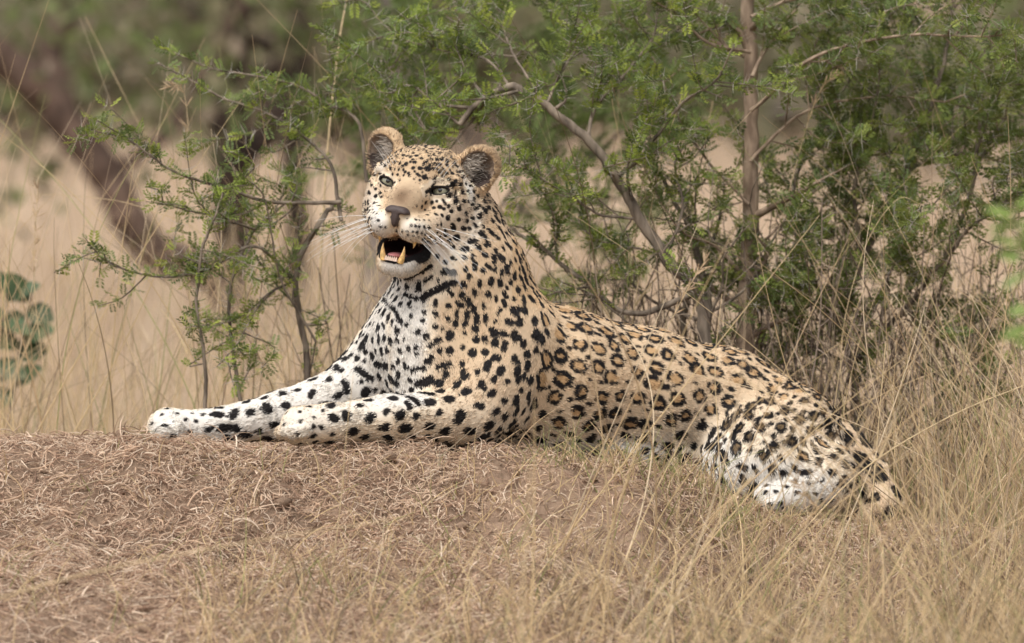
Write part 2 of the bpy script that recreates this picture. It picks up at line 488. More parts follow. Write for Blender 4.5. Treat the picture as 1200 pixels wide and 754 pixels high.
# big bush at the right
y = 0.72
thorn_bush('thorn_bush', 'dense leafy thorn bush spreading to the right of the straight pinkish trunk', 'bush', [
    (px([(1010, 560), (1000, 440), (985, 380), (1010, 300), (1060, 200), (1100, 100), (1120, 0)], y, .1), .009, .003, .8),
    (px([(985, 380), (940, 300), (930, 220), (960, 150), (1000, 90)], y, .1), .005, .0015, 1),
    (px([(1000, 430), (1060, 360), (1110, 300), (1160, 250), (1210, 220)], y, -.2), .006, .0015, 1),
    (px([(1010, 300), (1000, 220), (1020, 150), (1030, 80), (1010, 20)], y, -.15), .0045, .0012, 1),
    (px([(1060, 360), (1100, 400), (1150, 390), (1210, 400)], y, .1), .004, .0012, 1),
    (px([(1060, 200), (1130, 180), (1180, 190), (1240, 180)], y, .15), .004, .0012, 1),
    (px([(1110, 300), (1140, 220), (1150, 140), (1190, 80), (1220, 40)], y, -.1), .005, .0012, 1),
    (px([(985, 380), (930, 370), (900, 350), (890, 320)], y, -.15), .003, .001, .9),
    (px([(1000, 430), (950, 400), (930, 350), (920, 300)], y, -.2), .003, .001, 1),
    (px([(1030, 400), (1040, 330), (1070, 280), (1080, 240)], y, -.25), .004, .001, 1),
    (px([(1120, 0), (1080, -30), (1040, 20), (1020, 40)], y, .1), .003, .001, 1),
    (px([(1010, 480), (1080, 440), (1130, 450), (1190, 460)], y, -.1), .003, .001, .8),
    (px([(1005, 470), (960, 450), (930, 440), (900, 420)], y, .1), .003, .001, .8),
], bark, OLIVE + BLUEG, n_twig=10.5, twig_len=(.08, .26), leaf_step=.0070, leaf_size=(.016, .031), seed=15)
# a further one behind the leopard's neck, more out of focus
y = 2.6
thorn_bush('thorn_bush', 'loose pale green thorn bush standing farther back behind the leopard\'s head', 'bush', [
    (px([(560, 520), (555, 380), (530, 260), (500, 160), (480, 60), (470, -30)], y, .1), .008, .003, .6),
    (px([(540, 300), (600, 220), (640, 130), (650, 50), (690, 0)], y, .1), .005, .0015, .9),
    (px([(530, 260), (470, 190), (440, 110), (430, 40)], y, -.1), .005, .0015, .8),
    (px([(500, 160), (540, 90), (570, 20), (560, -30)], y, .2), .004, .0015, .9),
    (px([(600, 220), (680, 190), (740, 150), (790, 130)], y, .1), .004, .0012, .9),
    (px([(600, 240), (650, 260), (700, 230), (760, 250)], y, .1), .004, .0012, .8),
], bark, [(.14, .19, .055), (.16, .21, .07)], n_twig=7.0, twig_len=(.15, .35), leaf_step=.024, leaf_size=(.04, .065), thorn=False, seed=16)

# bare twiggy tangles along the foot of the bushes
for (x_, y_, w_, h_, n_, sd_, lab) in ((700, .62, 70, 190, 46, 41, 'tangle of bare grey twigs behind the leopard\'s shoulder'), (835, .66, 80, 230, 60, 42, 'tangle of bare grey twigs around the foot of the pinkish trunk'),
                                      (960, .62, 90, 240, 64, 43, 'tangle of bare grey twigs above the leopard\'s rump'), (1100, .7, 100, 240, 64, 44, 'tangle of bare grey twigs under the dense leafy bush'), (420, .75, 40, 190, 22, 45, 'small tangle of bare twigs behind the leopard\'s whiskers')):
    rr_ = np.random.default_rng(sd_)
    b_ = wpt(x_, 520, y_); root = empty('twig_tangle', (b_[0], y_, float(terrain(b_[0], y_)))); tag(root, lab, 'bush')
    so = Soup()
    for q in range(n_):
        bx_ = x_ + rr_.normal(0, w_ * .7); tx_ = bx_ + rr_.normal(0, 55); ty_ = 470 - rr_.uniform(.25, 1.0) * h_; dd_ = rr_.normal(0, .10)
        Q = catmull([wpt(bx_, 560, y_ + dd_), wpt(bx_ * .6 + tx_ * .4 + rr_.normal(0, 14), (560 + ty_) / 2, y_ + dd_), wpt(tx_, ty_, y_ + dd_ + rr_.normal(0, .1))], 14)
        Q[0, 2] = min(Q[0, 2], float(terrain(Q[0, 0], Q[0, 1])) - .02)
        r0_ = rr_.uniform(.0009, .0026); c_ = np.array([(.30, .235, .18), (.20, .15, .115), (.42, .33, .24), (.12, .085, .065)][rr_.integers(0, 4)])
        V, F = tube(Q, np.linspace(r0_, r0_ * .4, 14), 5); so.add(V, F, c_)
        for z_ in range(rr_.integers(2, 6)):
            i_ = rr_.integers(4, 13); d_ = norm(rr_.normal(size=3) + np.array([0, 0, .4])) * rr_.uniform(.03, .12)
            V, F = tube(catmull([Q[i_], Q[i_] + d_ * .5 + rr_.normal(size=3) * .008, Q[i_] + d_], 5), np.linspace(r0_ * .55, .0003, 5), 4); so.add(V, F, c_ * rr_.uniform(.8, 1.2))
    tag(so.build('twigs', straw_mat, root), kind='stuff')
# ------------------------------------------------------------------ trees on the hillside behind
def leaf_cards(P, D, size, col, r):
    """small leaf-shaped faces with a fold; P centres"""
    n = len(P); X = norm(D); Y = norm(np.cross(r.normal(size=(n, 3)), X)); Z = np.cross(X, Y)
    s = size[:, None]
    V = np.stack([P, P + X * s * .5 + Y * s * .28 + Z * s * .06, P + X * s, P + X * s * .5 - Y * s * .28 + Z * s * .06], 1).reshape(-1, 3)
    F = np.arange(n * 4).reshape(n, 4)
    return V, F, np.repeat(col, 4, axis=0)
canopy_mat = attr_mat('tree_leaf', .65, .2, transl=.45)
def far_tree(name, label, x, y, limbs, mat, blobs, cols, nleaf, size, seed, cat='tree', group=None):
    """limbs: list of (world pts, r0, r1); blobs: list of (centre, radius) leaf clumps"""
    r = np.random.default_rng(seed)
    root = empty(name, (x, y, float(terrain(x, y)))); tag(root, label, cat, group)
    for i, (pts_, r0, r1) in enumerate(limbs):
        n = len(pts_) * 6; Q = catmull(pts_, n) + r.normal(size=(n, 3)) * r0 * .08
        if i == 0: Q[0, 2] = min(Q[0, 2], float(terrain(Q[0, 0], Q[0, 1])) - .1)
        V, F = tube(Q, np.linspace(r0, r1, n) * (1 + .08 * np.sin(np.arange(n) * 1.7)), 10)
        mesh_obj('trunk' if i == 0 else 'limb', V, F, mat, root)
    vs_, fs_, cs_ = [], [], []; off = 0
    vol = np.array([b[1] ** 2 for b in blobs]); vol = vol / vol.sum()
    for (c, rad), w in zip(blobs, vol):
        n = int(nleaf * w) + 5
        sub = r.normal(size=(max(5, int(6 + rad * 5)), 3)) * rad * .5 * np.array([1, 1, .6])
        k = r.integers(0, len(sub), n)
        P = np.asarray(c) + sub[k] + r.normal(size=(n, 3)) * rad * .20
        col = np.array(cols)[r.integers(0, len(cols), n)] * r.uniform(.65, 1.35, (n, 1))
        V, F, C = leaf_cards(P, r.normal(size=(n, 3)) + np.array([0, 0, -.2]), r.uniform(*size, n), col, r)
        vs_.append(V); fs_.append(F + off); cs_.append(C); off += len(V)
    o = mesh_obj('crown', np.concatenate(vs_), np.concatenate(fs_), canopy_mat, root, False, np.concatenate(cs_))
    return root

def blob(pxx, pyy, y, rad): return (wpt(pxx, pyy, y), rad)
OL = [(.28, .25, .16), (.30, .275, .17), (.23, .22, .12), (.34, .275, .20)]
GR = [(.21, .26, .10), (.24, .30, .11), (.19, .22, .10)]
y = 11.0
far_tree('bent_tree', 'reddish-brown tree with a bent trunk curving down into the pale grass', *wpt(285, 400, y)[:2], [
    (px([(285, 400), (262, 330), (215, 309), (178, 292), (152, 258), (128, 208), (85, 152), (30, 88), (-40, 40), (-90, -40)], y), .062, .060),
    (px([(85, 150), (60, 60), (90, 0), (110, -90)], y, .4), .045, .03),
    (px([(128, 205), (200, 150), (250, 60), (300, -20)], y, .6), .028, .016)], bark_red,
    [blob(160, 70, y, .45), blob(40, 30, y + .6, .6), blob(-70, -30, y, .9), blob(110, -110, y, .9), blob(300, -80, y + .5, .8), blob(50, 190, y + .8, .30)], GR + OL, 1100, (.05, .10), 31)
y = 12.5
far_tree('forked_tree', 'dark upright tree forking behind the sparse thorn bush', *wpt(262, 340, y)[:2], [
    (px([(268, 420), (270, 330), (272, 220), (268, 120), (280, 40), (270, -60)], y), .075, .05),
    (px([(268, 130), (330, 70), (290, 45), (220, 10), (180, -30)], y, .5), .032, .02),
    (px([(272, 200), (340, 120), (350, 20), (370, -60)], y, .3), .05, .03)], bark_dark,
    [blob(220, 30, y, .5), blob(330, 10, y + .4, .55), blob(270, -120, y, 1.0), blob(400, -100, y, .9)], GR + OL, 1000, (.05, .10), 32)
y = 13.5
far_tree('grey_tree', 'grey-brown tree trunk standing behind the tall dry stem', *wpt(345, 340, y)[:2], [
    (px([(340, 420), (345, 330), (348, 240), (340, 150), (352, 60), (345, -50)], y), .05, .035),
    (px([(340, 150), (300, 100), (320, 30)], y, .3), .025, .015)], bark_dark,
    [blob(345, -120, y, 1.0), blob(300, 20, y, .35)], GR + OL, 600, (.05, .10), 33)
y = 12.0
far_tree('pale_tree', 'pale grey-pink tree trunk behind the leopard\'s ears', *wpt(470, 340, y)[:2], [
    (px([(440, 420), (445, 330), (455, 220), (465, 130), (485, 50), (495, -60)], y), .07, .05),
    (px([(465, 130), (440, 70), (455, 0), (430, -80)], y, .4), .035, .02)], bark_grey,
    [blob(480, -130, y, 1.0), blob(560, 20, y + .5, .5), blob(430, -60, y, .7)], GR + OL, 800, (.05, .10), 34)
r_ = np.random.default_rng(77)
k = 0
for row, (yy, n, top) in enumerate([(30, 16, 60), (40, 17, 40), (52, 17, 10)]):
    for i in range(n):
        pxx = -520 + 2240 * (i + .5) / n + r_.uniform(-50, 50)
        y = yy + r_.uniform(-4, 4); f = (CD + y) / CD / S
        base = wpt(pxx, 250, y); gz = float(terrain(base[0], y))
        tz = wpt(pxx, top + r_.uniform(-80, 60), y)[2] + 0.4
        hgt = max(tz - gz, 1.2)
        b0 = np.array([base[0], y, gz - .1]); tp = b0 + np.array([r_.normal(0, .3), 0, hgt * .62])
        m_ = b0 * .5 + tp * .5 + np.array([r_.normal(0, .2), 0, 0])
        R = hgt * .34
        blobs = [(tp + np.array([r_.normal(0, R * .8), r_.normal(0, R * .6), r_.normal(.1, R * .45)]), R * r_.uniform(.5, .85)) for _ in range(6)]
        lab = ['olive bushy tree on the hillside beyond the pale grass', 'tall olive tree in the second row on the hillside', 'tall dull green tree closing the view at the top of the hillside'][row]
        far_tree('hillside_tree', lab, base[0], y,
                 [([b0, m_, tp], .10, .05), ([m_, m_ + np.array([.5, .1, .6]), tp + np.array([.8, .1, .1])], .05, .03), ([m_, m_ + np.array([-.5, .1, .5]), tp + np.array([-.8, -.1, .1])], .05, .03)],
                 bark_grey if k % 2 else bark_dark, blobs, OL if k % 3 else OL + GR, 1000, (.10, .22), 100 + k, group=['hillside trees, front row', 'hillside trees, second row', 'hillside trees, top row'][row])
        k += 1

# ------------------------------------------------------------------ pale grass on the hillside
def grass_curves(name, X, Y, L, rad, col, lean, K=5, curl=.25, z=None):
    n = len(X); Z = terrain(X, Y) if z is None else z
    root = np.stack([X, Y, Z - .01], 1)
    d = norm(np.stack([lean[:, 0], lean[:, 1], np.ones(n)], 1))
    bend = rng.normal(size=(n, 3)) * curl; bend[:, 2] = -np.abs(bend[:, 2]) * .6
    t = np.linspace(0, 1, K)
    P = root[:, None] + L[:, None, None] * (d[:, None] * t[None, :, None] + bend[:, None] * (t ** 2)[None, :, None])
    R = rad[:, None] * np.linspace(1, .25, K)[None]
    return curves_obj(name, P, R, straw_mat, None, col)
STRAW = np.array([(.61, .445, .26), (.50, .36, .21), (.65, .52, .35), (.33, .24, .16)])
n = 66000
Yb = 1.6 + 52 * rng.random(n) ** 1.7
Xb = rng.uniform(-1, 1, n) * (1.7 + (Yb + CD) / CD * 1.25)
colb = np.array([(.68, .52, .37), (.60, .45, .31), (.74, .60, .44)])[rng.integers(0, 3, n)] * rng.uniform(.85, 1.15, (n, 1))
Lb = rng.uniform(.3, .75, n) * np.clip(.55 + Yb / 30, .5, 1.1)
fg = grass_curves('hillside_grass', Xb, Yb, Lb, rng.uniform(.0012, .0022, n) * (1 + Yb / 12), colb, rng.normal(0, .22, (n, 2)))
tag(fg, 'pale dry grass covering the hillside', 'grass', kind='stuff')
# ------------------------------------------------------------------ leopard
class Field:
    """signed distance field on a rectilinear grid; surface nets give one continuous mesh"""
    def __init__(self, xs, ys, zs):
        self.a = [np.asarray(v, dtype=np.float32) for v in (xs, ys, zs)]
        self.v = np.full([len(v) for v in self.a], 60.0, dtype=np.float32)
    def block(self, lo, hi):
        s = []
        for i in range(3):
            a = self.a[i]
            i0 = max(0, np.searchsorted(a, lo[i]) - 1); i1 = min(len(a), np.searchsorted(a, hi[i]) + 1)
            s.append(slice(i0, max(i1, i0)))
        s = tuple(s)
        x = self.a[0][s[0]][:, None, None]; y = self.a[1][s[1]][None, :, None]; z = self.a[2][s[2]][None, None, :]
        return s, x, y, z
    def comb(self, s, d, k, op):
        v = self.v[s]
        if op == 'add':
            h = np.maximum(k - np.abs(v - d), 0) / k
            self.v[s] = np.minimum(v, d) - h * h * k * 0.25
        else:
            d = -d
            h = np.maximum(k - np.abs(v - d), 0) / k
            self.v[s] = np.maximum(v, d) + h * h * k * 0.25
    def cone(self, A, ra, B, rb, k=20., op='add'):
        A = np.asarray(A, np.float32); B = np.asarray(B, np.float32)
        m = max(ra, rb) + k + 6
        s, x, y, z = self.block(np.minimum(A, B) - m, np.maximum(A, B) + m)
        ab = B - A; L2 = float(ab @ ab) + 1e-6
        t = ((x - A[0]) * ab[0] + (y - A[1]) * ab[1] + (z - A[2]) * ab[2]) / L2
        t = np.clip(t, 0, 1)
        d = np.sqrt((x - A[0] - ab[0] * t) ** 2 + (y - A[1] - ab[1] * t) ** 2 + (z - A[2] - ab[2] * t) ** 2) - (ra + (rb - ra) * t)
        self.comb(s, d.astype(np.float32), k, op)
    def ell(self, C, M, r, k=10., op='add'):
        """C centre, M 3x3 rows = axes, r radii"""
        C = np.asarray(C, np.float32); M = np.asarray(M, np.float32)
        m = max(r) + k + 6
        s, x, y, z = self.block(C - m, C + m)
        x = x - C[0]; y = y - C[1]; z = z - C[2]
        k0 = 0; k1 = 0
        for i in range(3):
            q = x * M[i, 0] + y * M[i, 1] + z * M[i, 2]
            k0 = k0 + (q / r[i]) ** 2; k1 = k1 + (q / r[i] ** 2) ** 2
        k0 = np.sqrt(k0); k1 = np.sqrt(k1) + 1e-9
        self.comb(s, (k0 * (k0 - 1) / k1).astype(np.float32), k, op)
    def mesh(self):
        v = self.v; ins = v < 0
        nx, ny, nz = v.shape
        cnt = np.zeros((nx - 1, ny - 1, nz - 1), np.int8)
        for a in (0, 1):
            for b in (0, 1):
                for c in (0, 1):
                    cnt += ins[a:nx - 1 + a, b:ny - 1 + b, c:nz - 1 + c]
        act = (cnt > 0) & (cnt < 8)
        I, J, K = np.nonzero(act)
        idx = np.full(act.shape, -1, np.int32); idx[I, J, K] = np.arange(len(I))
        corner = [(a, b, c) for a in (0, 1) for b in (0, 1) for c in (0, 1)]
        cv = {q: v[I + q[0], J + q[1], K + q[2]] for q in corner}
        X = {0: (self.a[0][I], self.a[0][I + 1]), 1: (self.a[1][J], self.a[1][J + 1]), 2: (self.a[2][K], self.a[2][K + 1])}
        acc = np.zeros((len(I), 3)); n = np.zeros(len(I))
        for q in corner:
            for ax in range(3):
                if q[ax] == 0:
                    q2 = list(q); q2[ax] = 1; q2 = tuple(q2)
                    a, b = cv[q], cv[q2]
                    m = (a < 0) != (b < 0)
                    t = np.where(m, a / np.where(m, a - b, 1), 0)
                    p = np.empty((len(I), 3))
                    for e in range(3):
                        if e == ax: p[:, e] = X[e][0] * (1 - t) + X[e][1] * t
                        else: p[:, e] = X[e][q[e]]
                    acc += p * m[:, None]; n += m
        V = acc / n[:, None]
        F = []
        for ax in range(3):
            sl0 = [slice(None)] * 3; sl1 = [slice(None)] * 3
            sl0[ax] = slice(0, -1); sl1[ax] = slice(1, None)
            d = ins[tuple(sl0)] != ins[tuple(sl1)]
            i, j, k = np.nonzero(d)
            g = [i, j, k]
            o1, o2 = (ax + 1) % 3, (ax + 2) % 3
            ok = (g[o1] > 0) & (g[o2] > 0) & (g[o1] < act.shape[o1]) & (g[o2] < act.shape[o2])
            g = [q[ok] for q in g]
            inside_first = ins[g[0], g[1], g[2]]
            def cell(da, db):
                h = [q.copy() for q in g]
                h[o1] = h[o1] - da; h[o2] = h[o2] - db
                return idx[h[0], h[1], h[2]]
            q = np.stack([cell(1, 1), cell(0, 1), cell(0, 0), cell(1, 0)], 1)
            q[~inside_first] = q[~inside_first][:, ::-1]
            F.append(q)
        return V, np.concatenate(F)

# ---- head frame
YAW, PIT, ROL = math.radians(16), math.radians(1), math.radians(10)
def head_axes():
    R = np.array([math.cos(YAW), -math.sin(YAW), 0]); F = np.array([-math.sin(YAW), -math.cos(YAW), 0]); U = np.array([0, 0, 1.0])
    F, U = F * math.cos(PIT) + U * math.sin(PIT), U * math.cos(PIT) - F * math.sin(PIT)
    R, U = R * math.cos(ROL) - U * math.sin(ROL), U * math.cos(ROL) + R * math.sin(ROL)
    return np.stack([R, F, U])
HA = head_axes()
HO = pt(485, 218, -88) - 42 * HA[1]
def H(r, f, u):
    return HO + r * HA[0] + f * HA[1] + u * HA[2]

def axes_to(xdir, up):
    x = norm(np.asarray(xdir, float)); y = norm(np.cross(up, x)); z = np.cross(x, y)
    return np.stack([x, y, z])

def grid(segs):
    out = [np.arange(a, b, st) for a, b, st in segs]
    return np.concatenate(out)

fld = Field(grid([(-450, -188, 2.4), (-188, -6, 1.25), (-6, 480, 2.4)]),
            grid([(-200, -178, 2.4), (-178, -15, 1.25), (-15, 275, 2.6)]),
            grid([(-258, 20, 2.4), (20, 240, 1.25)]))

# body primitives: group, A, ra, B, rb, k   (flow runs A -> B)
BODY = []
def bp(g, A, ra, B, rb, k=22):
    BODY.append((g, pt(*A), ra, pt(*B), rb, k))
bp('torso', (560, 442, 15), 84, (650, 447, 48), 84)
bp('torso', (650, 446, 50), 84, (755, 461, 100), 75)
bp('torso', (755, 463, 100), 74, (845, 480, 140), 70)
bp('torso', (845, 480, 140), 70, (915, 524, 170), 70)
bp('chest', (500, 395, -30), 62, (520, 450, -30), 66)
bp('neck', (528, 265, -20), 58, (540, 325, -14), 70)
bp('neck', (540, 325, -14), 70, (548, 395, 0), 82, 30)
bp('neck', (556, 330, 0), 54, (600, 420, 25), 66, 24)
bp('shoulder', (588, 400, -26), 52, (572, 468, -56), 46, 40)      # near shoulder
bp('shoulder', (568, 455, -60), 46, (548, 484, -82), 33, 16)
bp('arm', (556, 486, -84), 32, (455, 490, -122), 26, 12)
bp('arm', (455, 490, -122), 26, (385, 496, -140), 21, 10)
bp('paw', (385, 496, -140), 21, (352, 499, -148), 23, 8)
bp('shoulder', (487, 385, 10), 52, (425, 448, 10), 38, 24)        # far shoulder
bp('arm', (420, 458, 8), 36, (330, 487, -10), 27, 16)
bp('arm', (330, 487, -10), 27, (245, 501, -22), 20, 12)
bp('paw', (245, 502, -22), 19, (196, 501, -32), 23, 10)
bp('thigh', (922, 514, 120), 66, (880, 534, 74), 52, 30)          # near hind leg
bp('thigh', (880, 530, 72), 48, (858, 548, 50), 34, 20)
bp('shank', (868, 555, 44), 32, (970, 556, 74), 34, 30)
bp('paw', (970, 572, 58), 22, (930, 584, 30), 18, 16)
bp('paw', (930, 584, 30), 18, (900, 586, 14), 18, 8)
bp('shank', (840, 532, 95), 17, (720, 531, 40), 13, 8)            # far hind foot under the belly
bp('tail', (985, 525, 190), 30, (1018, 556, 168), 22, 18)
bp('tail', (1018, 556, 168), 22, (1040, 590, 132), 18, 10)
bp('tail', (1040, 590, 132), 18, (1010, 614, 92), 16, 8)
for g, A, ra, B, rb, k in BODY:
    fld.cone(A, ra, B, rb, k)
# paws: toes
def toes(C, fwd, side, r, n=4):
    for i in range(n):
        t = (i - (n - 1) / 2)
        c = C + side * t * r * 1.05 + fwd * (r * (1.0 - 0.18 * abs(t)))
        fld.cone(c - fwd * r * 0.9, r * 0.72, c + fwd * r * 0.25 - np.array([0, 0, r * 0.25]), r * 0.62, 2.0)
toes(pt(350, 502, -148), norm(np.array([-1.0, -.35, -.05])), norm(np.array([-.35, 1.0, 0])), 13)
toes(pt(200, 503, -32), norm(np.array([-1.0, -.3, .1])), norm(np.array([-.3, 1.0, 0])), 14)
toes(pt(902, 588, 14), norm(np.array([-1.0, -.5, 0])), norm(np.array([-.5, 1.0, 0])), 10)
# belly fold / elbow crease
fld.cone(pt(602, 470, -74), 3, pt(592, 512, -62), 5, 12, 'sub')

# head
def he(c, r, k=8, op='add', tilt=None):
    M = HA
    if tilt:
        ax, a = tilt
        a = math.radians(a); i, j = [(1, 2), (2, 0), (0, 1)][ax]
        M = HA.copy()
        M[i], M[j] = HA[i] * math.cos(a) + HA[j] * math.sin(a), HA[j] * math.cos(a) - HA[i] * math.sin(a)
    fld.ell(H(*c), M, r, k, op)
def hc(a, ra, b, rb, k=6, op='add'):
    fld.cone(H(*a), ra, H(*b), rb, k, op)
he((0, -8, 4), (57, 62, 45), 14)                      # cranium
he((0, 22, 16), (40, 34, 24), 10)                     # forehead
for s in (-1, 1):
    he((s * 40, -2, -30), (27, 42, 40), 14)           # cheek
    he((s * 33, 16, -22), (24, 30, 22), 12)
    he((s * 43, 12, -8), (18, 28, 17), 10)
hc((0, 30, 6), 25, (0, 66, -24), 19, 10)              # nose bridge
hc((0, 66, -22), 18, (0, 82, -34), 14, 8)
for s in (-1, 1):
    he((s * 16, 68, -47), (19, 25, 17.5), 6)            # whisker pads
    he((s * 32, 46, -44), (15, 26, 20), 10)
    hc((s * 14, 40, 11), 9, (s * 44, 30, 12), 9.5, 6)   # brow
# lower jaw
hc((-18, 22, -76), 18, (-9, 64, -92), 12, 8)
hc((18, 22, -76), 18, (9, 64, -92), 12, 8)
he((0, 62, -94), (19, 16, 11), 8)
hc((0, 10, -80), 28, (0, 40, -86), 20, 12)
# mouth opening
he((0, 64, -73.5), (19.5, 34, 10.2), 4, 'sub', (0, -8))
he((0, 40, -72), (22, 30, 8), 4, 'sub', (0, -8))
# philtrum
hc((0, 96, -50), 1.2, (0, 92, -62), 1.2, 3, 'sub')
# eyes: socket, lids, opening
EYES = []
for s in (-1, 1):
    c = (s * 32, 33.5, 0.0)
    he(c, (17, 14, 13), 6, 'sub')
    he(c, (14.2, 13.6, 12.2), 5, 'add')
    he((c[0], c[1] + 8, c[2] - 0.6), (9.6, 16, 3.3), 1.5, 'sub', (1, -s * 14))
    EYES.append((s, H(c[0], c[1] - 0.5, c[2])))
# ears
EARS = []
for s in (-1, 1):
    ec = np.array([s * 56.0 - 2.0, -14.0, 31.5])
    ax_u = norm(np.array([s * 0.42, -0.12, 1.0])); ax_f = norm(np.array([s * 0.45, 1.0, 0.0]))
    ax_f = norm(ax_f - ax_u * (ax_f @ ax_u)); ax_r = np.cross(ax_f, ax_u)
    M = np.stack([ax_r @ HA, ax_f @ HA, ax_u @ HA])
    C = H(*ec)
    fld.ell(C, M, (24.5, 13, 27), 9)
    fld.ell(C + M[2] * 6 + M[0] * 4, M, (20, 12, 22), 8)
    fld.ell(C - M[2] * 16, M, (23, 15, 16), 10)
    fld.ell(C + M[1] * 9 - M[2] * 0.0, M, (19.5, 12.5, 21), 4, 'sub')
    EARS.append((s, C, M))

LV, LF = fld.mesh()
print('leopard mesh', len(LV), len(LF))
# smooth a little, then vertex normals
def vnormals(V, F):
    fn = np.cross(V[F[:, 2]] - V[F[:, 0]], V[F[:, 3]] - V[F[:, 1]])
    N = np.zeros_like(V)
    for i in range(4):
        for c in range(3):
            N[:, c] += np.bincount(F[:, i], fn[:, c], len(V))
    return norm(N), 0.5 * np.linalg.norm(fn, axis=1)
def laplace(V, F, it, w=0.5):
    e = np.concatenate([F[:, [i, (i + 1) % 4]] for i in range(4)])
    cnt = np.bincount(e[:, 0], minlength=len(V)) + np.bincount(e[:, 1], minlength=len(V))
    for _ in range(it):
        S_ = np.zeros_like(V)
        for c in range(3):
            S_[:, c] = np.bincount(e[:, 0], V[e[:, 1], c], len(V)) + np.bincount(e[:, 1], V[e[:, 0], c], len(V))
        V = V * (1 - w) + w * S_ / cnt[:, None]
    return V
LV = laplace(LV, LF, 2)
LN, LA = vnormals(LV, LF)
if (LN * (LV - LV.mean(0))).sum(1).mean() < 0:
    LF = LF[:, ::-1]; LN = -LN

# ---- surface lookup from the photo: pixel -> nearest visible surface point
proj_f = CDP / (CDP + LV[:, 1])
vpx = 600 + LV[:, 0] * proj_f; vpy = 377 - LV[:, 2] * proj_f
depth_img = np.full((380, 602), 1e9); id_img = np.full((380, 602), -1, np.int64)
_o = np.argsort(-LV[:, 1])
_ii = np.clip((vpy[_o] / 2).astype(int), 0, 379); _jj = np.clip((vpx[_o] / 2).astype(int), 0, 601)
depth_img[_ii, _jj] = LV[_o, 1]; id_img[_ii, _jj] = _o
_front = np.nonzero((LN[:, 1] < -0.08) & (LV[:, 1] <= depth_img[np.clip((vpy / 2).astype(int), 0, 379), np.clip((vpx / 2).astype(int), 0, 601)] + 14))[0]
_fx, _fy = vpx[_front], vpy[_front]
def lift(px, py):
    """where the camera ray through a photo pixel meets the leopard"""
    d2 = (_fx - px) ** 2 + (_fy - py) ** 2
    k = np.argpartition(d2, 5)[:5]
    k = k[d2[k] < max(9.0, d2[k].min() + .01)]
    v = _front[k[np.argmin(LV[_front[k], 1])]]
    P, N = LV[v], LN[v]
    o = np.array([0, -CDP, 0.0]); dr = pt(px, py, 0) - o
    den = dr @ N
    if d2.min() < 16 and den < -0.15 * np.linalg.norm(dr):
        q = o + dr * ((P - o) @ N) / den
        if np.linalg.norm(q - P) < 6: return q
    return P

def group_dist(P):
    """distance to each primitive group"""
    out = {}
    flow = np.zeros_like(P); wsum = np.zeros(len(P))
    for g, A, ra, B, rb, k in BODY:
        ab = B - A; t = np.clip(((P - A) @ ab) / (ab @ ab), 0, 1)
        d = np.linalg.norm(P - A - t[:, None] * ab, axis=1) - (ra + (rb - ra) * t)
        out[g] = np.minimum(out.get(g, 1e9), d)
        w = np.exp(-np.clip(d, -5, 60) / 9.0)
        flow += w[:, None] * norm(ab); wsum += w
    hl = (P - HO) @ HA.T
    dh = np.linalg.norm((hl - np.array([0, 10, -25])) / np.array([1, 1.05, 1.05]), axis=1) - 70
    dh = np.minimum(dh, np.linalg.norm(hl - np.array([0, 72, -42]), axis=1) - 40)
    out['head'] = dh
    rad = norm(hl - np.array([0, 96, -30])) @ HA
    w = 8 * np.exp(-np.clip(dh, -12, 60) / 9.0)
    flow += w[:, None] * rad; wsum += w
    return out, norm(flow), hl

